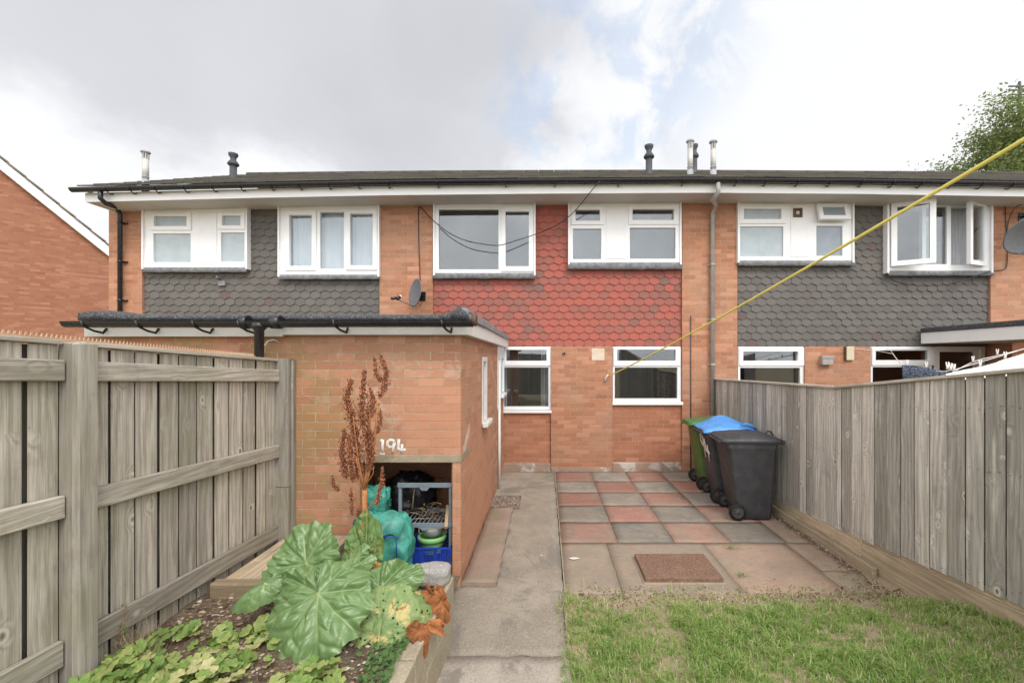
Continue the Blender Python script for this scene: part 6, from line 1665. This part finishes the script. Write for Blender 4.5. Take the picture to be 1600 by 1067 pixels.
# ------------------------------------------------------------------ washing next door
YL = 5.2
cable([P(1392, 548, 6.9), P(1410, 570, 6.0), P(1440, 576, 5.6), P(1478, 580, YL), P(1530, 566, YL), P(1600, 545, YL), P(1680, 520, YL)], .005, 'pale clothes line sagging above the fence with washing on it', 'peg_white', cat='clothes line')
def hung(name, uv_top, y, drop, m, label, cat, folds, amp, seed):
    mb = MB(); n_ = 80; rows = []
    for i in range(n_ + 1):
        s = i / n_; k = s * (len(uv_top) - 1); a_ = int(min(k, len(uv_top) - 2)); u = uv_top[a_][0] + (uv_top[a_ + 1][0] - uv_top[a_][0]) * (k - a_); v = uv_top[a_][1] + (uv_top[a_ + 1][1] - uv_top[a_][1]) * (k - a_)
        p_ = P(u, v, y); col = []
        for j in range(9):
            t = j / 8; f = math.sin(s * folds * 6.28 + seed + t) * amp * (.3 + t) + nz(s * 9, t * 2, seed) * amp
            col.append(mb.add([p_ + Vector((0, f - .02, -drop * t))]))
        rows.append(col)
    for i in range(n_):
        for j in range(8): mb.face((rows[i][j], rows[i + 1][j], rows[i + 1][j + 1], rows[i][j + 1]), .5, None, True)
    o = mb.build(name, M[m], fixn=False); tag(o, label, cat); md = o.modifiers.new('thickness', 'SOLIDIFY'); md.thickness = .004; return o
hung('towel', [(1408, 570), (1425, 571), (1445, 574), (1465, 578), (1486, 583)], 5.35, .9, 'cloth_grey', 'dark grey patterned towel hung on the line behind the fence', 'towel', 11, .022, 2)
hung('bed_sheet', [(1476, 584), (1500, 578), (1530, 573), (1560, 564), (1600, 551), (1660, 535)], 4.7, .9, 'sheet_white', 'white sheet hanging over the fence at the right edge', 'sheet', 3, .02, 1)
pegs = [((1479, 572), 4.7, 'leftmost white peg of the bunch where the white sheet begins'), ((1484, 574), 4.7, 'second peg from the left in the bunch on the white sheet'), ((1489, 575), 4.7, 'rightmost white peg of the bunch at the sheet corner'), ((1530, 569), 4.7, 'lone white peg pair on the middle of the white sheet'), ((1569, 556), 4.7, 'white peg on the sheet nearest the right edge'), ((1519, 562), 5.6, 'dim white peg on the far line in front of the dark door'), ((1557, 551), 5.6, 'dim white peg on the far line before the brick porch'), ((1446, 571), 5.35, 'pinkish peg on top of the dark grey towel'), ((1416, 568), 5.35, 'white peg at the left corner of the dark grey towel')]
for (uv_, y_, lab) in pegs:
    q = MB(); c = P(uv_[0], uv_[1], y_)
    for s in (-1, 1): q.tube([c + Vector((s * .012, -.01, .045)), c + Vector((s * .012, -.01, .02)), c + Vector((s * .004, -.01, 0)), c + Vector((s * .009, -.01, -.035))], [.005, .007, .008, .006], 6)
    tag(q.build('clothes_peg', M['peg_white']), lab, 'clothes peg', 'pegs on the washing lines')
cable([P(1478, 588, 5.6), P(1519, 566, 5.6), P(1557, 556, 5.6), P(1600, 545, 5.6), P(1680, 522, 5.6)], .005, 'second clothes line farther back, before the door', 'peg_white', cat='clothes line')
# a slim pole holds the far ends up, out of the frame
q = MB(); e1 = P(1680, 520, YL); q.tube([(e1.x, e1.y, -.1), (e1.x, e1.y, e1.z + .03)], .03, 10); tag(q.build('clothes_post', M['flue_grey']), 'grey clothes post holding up the washing lines next door', 'clothes post')

# ------------------------------------------------------------------ trees beyond the roofs
def tree(name, base, h, crown_c, crown_r, nleaf, label, seed, lsz=.11):
    o = thing(name, base, label, 'tree', 'trees beyond the houses'); rnd = random.Random(seed); b = Vector(base); q = MB()
    top = b + Vector((0, 0, h)); q.tube([b, b + Vector((.1, 0, h * .3)), b + Vector((.0, 0, h * .6)), top], [h * .022, h * .018, h * .011, .02], 10)
    cc = Vector(crown_c); cl = []
    for k in range(int(30 + 9 * crown_r[0])):
        d = Vector((rnd.gauss(0, 1), rnd.gauss(0, 1), rnd.gauss(0, 1))).normalized() * rnd.uniform(.45, 1.0) ** .6
        e = cc + Vector((d.x * crown_r[0], d.y * crown_r[1], d.z * crown_r[2])); s = b + Vector((0, 0, min(h * .9, max(h * .25, e.z - b.z - abs(d.x) * crown_r[0] * .7 - .5)))); m_ = s.lerp(e, .5) + Vector((rnd.gauss(0, .2), rnd.gauss(0, .2), .25))
        q.tube([s, m_, e], [.07, .045, .012], 6, cap=False); cl.append((e, m_, rnd.uniform(.7, 1.35)))
    q.build('trunk', M['bark'], o)
    mb = MB()
    for k in range(nleaf):
        e, m_, r_ = cl[int(rnd.random() * len(cl))]
        c = e.lerp(m_, abs(rnd.gauss(0, .26))) + Vector((rnd.gauss(0, .55), rnd.gauss(0, .5), rnd.gauss(-.05, .42))) * r_
        a1 = Vector((rnd.gauss(0, 1), rnd.gauss(0, 1), rnd.gauss(0, .7))).normalized(); a2 = a1.cross(Vector((rnd.gauss(0, 1), rnd.gauss(0, 1), rnd.gauss(0, 1)))).normalized(); s = lsz * rnd.uniform(.5, 1.1)
        i_ = mb.add([c - a1 * s, c + a2 * s * .45, c + a1 * s, c - a2 * s * .45]); mb.face((i_, i_ + 1, i_ + 2, i_ + 3), min(1, max(0, rnd.gauss(.45, .22))))
    mb.build('crown', M['tree_leaf'], o, fixn=False); return o
tree('broadleaf_tree', (25.0, 21, -.1), 15.0, (25.4, 21, 10.4), (7.4, 4.5, 5.0), 135000, 'leafy green tree rising behind the roofs at the right', 5, .095)
tree('broadleaf_tree', (17.6, 21.5, -.1), 11.0, (17.6, 21.5, 10.2), (.7, .7, .85), 260, 'wispy treetop just showing above the ridge', 8, .07)
q = MB(); mx = X(1593, 22.5); q.tube([(mx, 22.5, -.1), (mx, 22.5, Z(128, 22.5))], .06, 8, smooth=True)
for v in (135, 141, 148, 155): q.box(mx - .55, mx + .33, 22.47, 22.53, Z(v, 22.5) - .03, Z(v, 22.5) + .02)
tag(q.build('aerial_mast', M['mast']), 'dark aerial mast with short crossbars against the tree top', 'aerial')

# small scraps on the patio
for (u, v, lab, s) in ((897, 872, 'white paint smear on the flag beside the path', .06), (846, 867, 'small white scrap on the concrete path', .02)):
    c = gp(u, v, .006); q = MB(); n_ = 11
    q.poly([(c.x + math.cos(2 * math.pi * k / n_) * s * random.uniform(.5, 1), c.y + math.sin(2 * math.pi * k / n_) * s * .5 * random.uniform(.5, 1), .0075) for k in range(n_)])
    tag(q.build('paint_smear', M['white_paint']), lab, 'paint mark')
for (u, v, lab) in ((1160, 900, 'little clump of dry grass on the red-brown slab by the manhole'), (1142, 857, 'wisp of dry grass in the slab joint behind the manhole')):
    c = gp(u, v, 0); q = MB()
    for k in range(26):
        a = random.random() * 6.28; l = random.uniform(.03, .09); d = Vector((math.cos(a) * l, math.sin(a) * l * .6, random.uniform(.005, .02))); s = c + Vector((random.gauss(0, .03), random.gauss(0, .02), .008))
        q.tube([s, s + d * .5 + Vector((0, 0, .01)), s + d], [.0016, .0014, .0008], 4, random.random())
    tag(q.build('grass_tuft', M['grass_blade'], fixn=False), lab, 'grass tuft')
